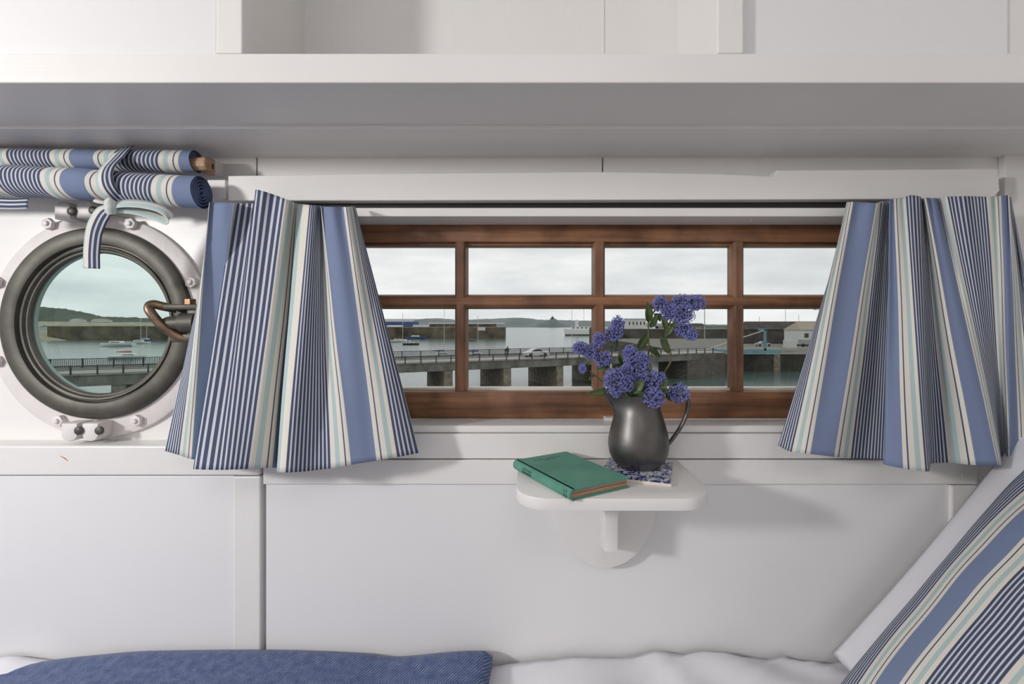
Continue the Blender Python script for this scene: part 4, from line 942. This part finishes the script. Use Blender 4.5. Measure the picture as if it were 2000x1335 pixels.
ridge('slipway', 'tan sloping foreshore at the left end of the porthole quay', 'ground', 330, 30, [(-60, 648), (40, 650), (75, 654), (95, 657), (120, 662), (140, 666)], 'tan', .4, 3)
shed('waterside_house', 'pale house on the foreshore at the left edge of the porthole view', 52, 76, 645, 638, 634, 345, 8, 'render_white', 'roof_grey', 0, 2)
shed('harbour_hut', 'long pale-roofed store below the wooded hill', 178, 205, 628, 625, 622, 560, 10, 'render_white', 'roof_tan', 0)
shed('harbour_hut', 'small pale store left of the long one below the hill', 136, 154, 628, 625, 622, 560, 10, 'render_white', 'roof_grey', 0)
block('harbour_quay', 'grey quay wall behind the tall flower sprigs', 'quay', 1178, 1500, 674, 643, 60, 'quay_grey', 'quay_top')
e = shed('harbour_office', 'flat pale office building above the quay behind the flowers', 1226, 1262, 643, 623, 621, 260, 12, 'render_white', 'roof_grey', 0, 5)
shed('harbour_hut', 'small dark-roofed cottage on the quay beside the street lamp', 1348, 1380, 644, 637, 631, 262, 8, 'roof_tan', 'roof_slate', .15, 2)
ridge('wooded_hill', 'low wooded rise behind the street lamp', 'hill', 420, 60, [(1280, 636), (1340, 635), (1400, 635), (1460, 634), (1600, 632), (1800, 632)], 'wooded', 1.0, 2)
qa, Yr, zr_ = block('harbour_quay', 'near quay with a dark weedy wall in the right-hand pane', 'quay', 1366, 1900, 725, 692, 130, 'quay_grey', 'quay_top')
bm = bmesh.new(); v = px(1516, 0, Yr); box(bm, v.x-.7, v.x+.7, Yr-.4, Yr, HW-.5, zr_); obj('buttress', bm, M['stone'], qa)
shed('stone_store', 'long dark stone store with a slate roof on the right-hand quay', 1452, 1680, 668, 643, 627, 165, 12, 'dark_stone', 'roof_slate', .10)
shed('boat_shed', 'white boat shed with a tan roof in front of the stone store', 1562, 1640, 671, 644, 628, 145, 9, 'render_white', 'roof_tan', .14, 3)
# bascule gate on the quay
bs = empty('lifting_bridge', px(1492, 690, 98)); tag(bs, 'blue steel lifting footbridge with a tower at the dock entrance', 'bridge')
def pb(x0, x1, y0, y1, Y, d): a = px(x0, y1, Y); b = px(x1, y0, Y); return B(a.x, b.x, Y, Y+d, a.z, b.z)
obj('girder', pb(1400, 1526, 683, 690, 97, 2.4), M['blue_iron'], bs); obj('walkway', pb(1400, 1526, 680.5, 683, 97, 2.4), M['deckroad'], bs)
for Y in (97.0, 99.2): obj('tower_leg', pb(1492.5, 1497, 643, 684, Y, .3), M['blue_iron'], bs)
obj('tower_head', pb(1491.5, 1498, 641.5, 645, 97, 2.5), M['blue_iron'], bs)
obj('stay', tube(bmesh.new(), [px(1495, 644, 97.1), px(1380, 682, 97.1)], .10, 6), M['mast'], bs)
for x in (1410, 1430, 1450, 1470, 1510, 1524): obj('rail_post', tube(bmesh.new(), [px(x, 681, 97.2), px(x, 671, 97.2)], .04, 5), M['galv'], bs)
obj('handrail', tube(bmesh.new(), [px(1404, 671, 97.2), px(1526, 671, 97.2)], .04, 5), M['galv'], bs)
def lamp(label, x, yt, yb, Y):
    q = px(x, yb, Y); h = -(yt-CY)/FPX*Y-q.z; l = empty('street_lamp', q); tag(l, label, 'street lamp', 'street lamps on the quays')
    obj('post', tube(bmesh.new(), [q, q+Vector((0, 0, h))], [.11, .07], 6), M['galv'], l); obj('arm', tube(bmesh.new(), [q+Vector((0, 0, h)), q+Vector((-1.0, 0, h+.15))], .06, 6), M['galv'], l); obj('lamp_head', B(q.x-1.7, q.x-.9, q.y-.15, q.y+.15, q.z+h+.05, q.z+h+.25, .05), M['galv'], l)
lamp('tall street lamp standing over the road right of the flowers', 1376, 604, 692, 92)
lamp('street lamp rising over the slate roof nearest the striped curtain', 1600, 605, 672, 140)
for x, yt, yb, Y, lb in ((1534, 603, 640, 190, 'thin mast rising behind the middle of the slate roof'), (1483, 618, 640, 190, 'short mast rising behind the left end of the slate roof'), (1560, 615, 640, 190, 'short mast rising behind the right half of the slate roof')):
    q = px(x, yb, Y); q.z = HW; tag(obj('yacht_mast', tube(bmesh.new(), [q, px(x, yt, Y)], .09, 6), M['galv'], base=q), lb, 'mast', 'masts behind the slate roof')
q = px(1548, 678, 110); tag(obj('storage_crate', pb(1538, 1556, 664, 679, 112, 2), M['crate'], base=px(1547, 679, 112)), 'pale storage crate on the right-hand quay', 'crate')
q = px(1575, 669, 118); f_ = empty('forklift', px(1583, 676, 116)); tag(f_, 'yellow and grey forklift parked on the quay by the boat shed', 'machine')
obj('body', pb(1566, 1586, 663, 672, 116, 1.6), M['galv'], f_); obj('boom', pb(1585, 1593, 664, 676, 116, 1.4), M['yellow'], f_)
for x in (1569, 1584):
    bm = bmesh.new(); v = px(x, 674, 116); rr = lathe(bm, [(.42, 0), (.42, .3)], v, 'Y', 14); cap(bm, rr[0]); cap(bm, rr[1]); obj('wheel', bm, M['tyre'], f_)
car('grey car parked on the quay beyond the lifting bridge', px(1490, 676, 128), (1, .1, 0), 4.3, 'galv')
for o in list(bpy.data.objects):
    if '_b' in o.keys(): del o['_b']
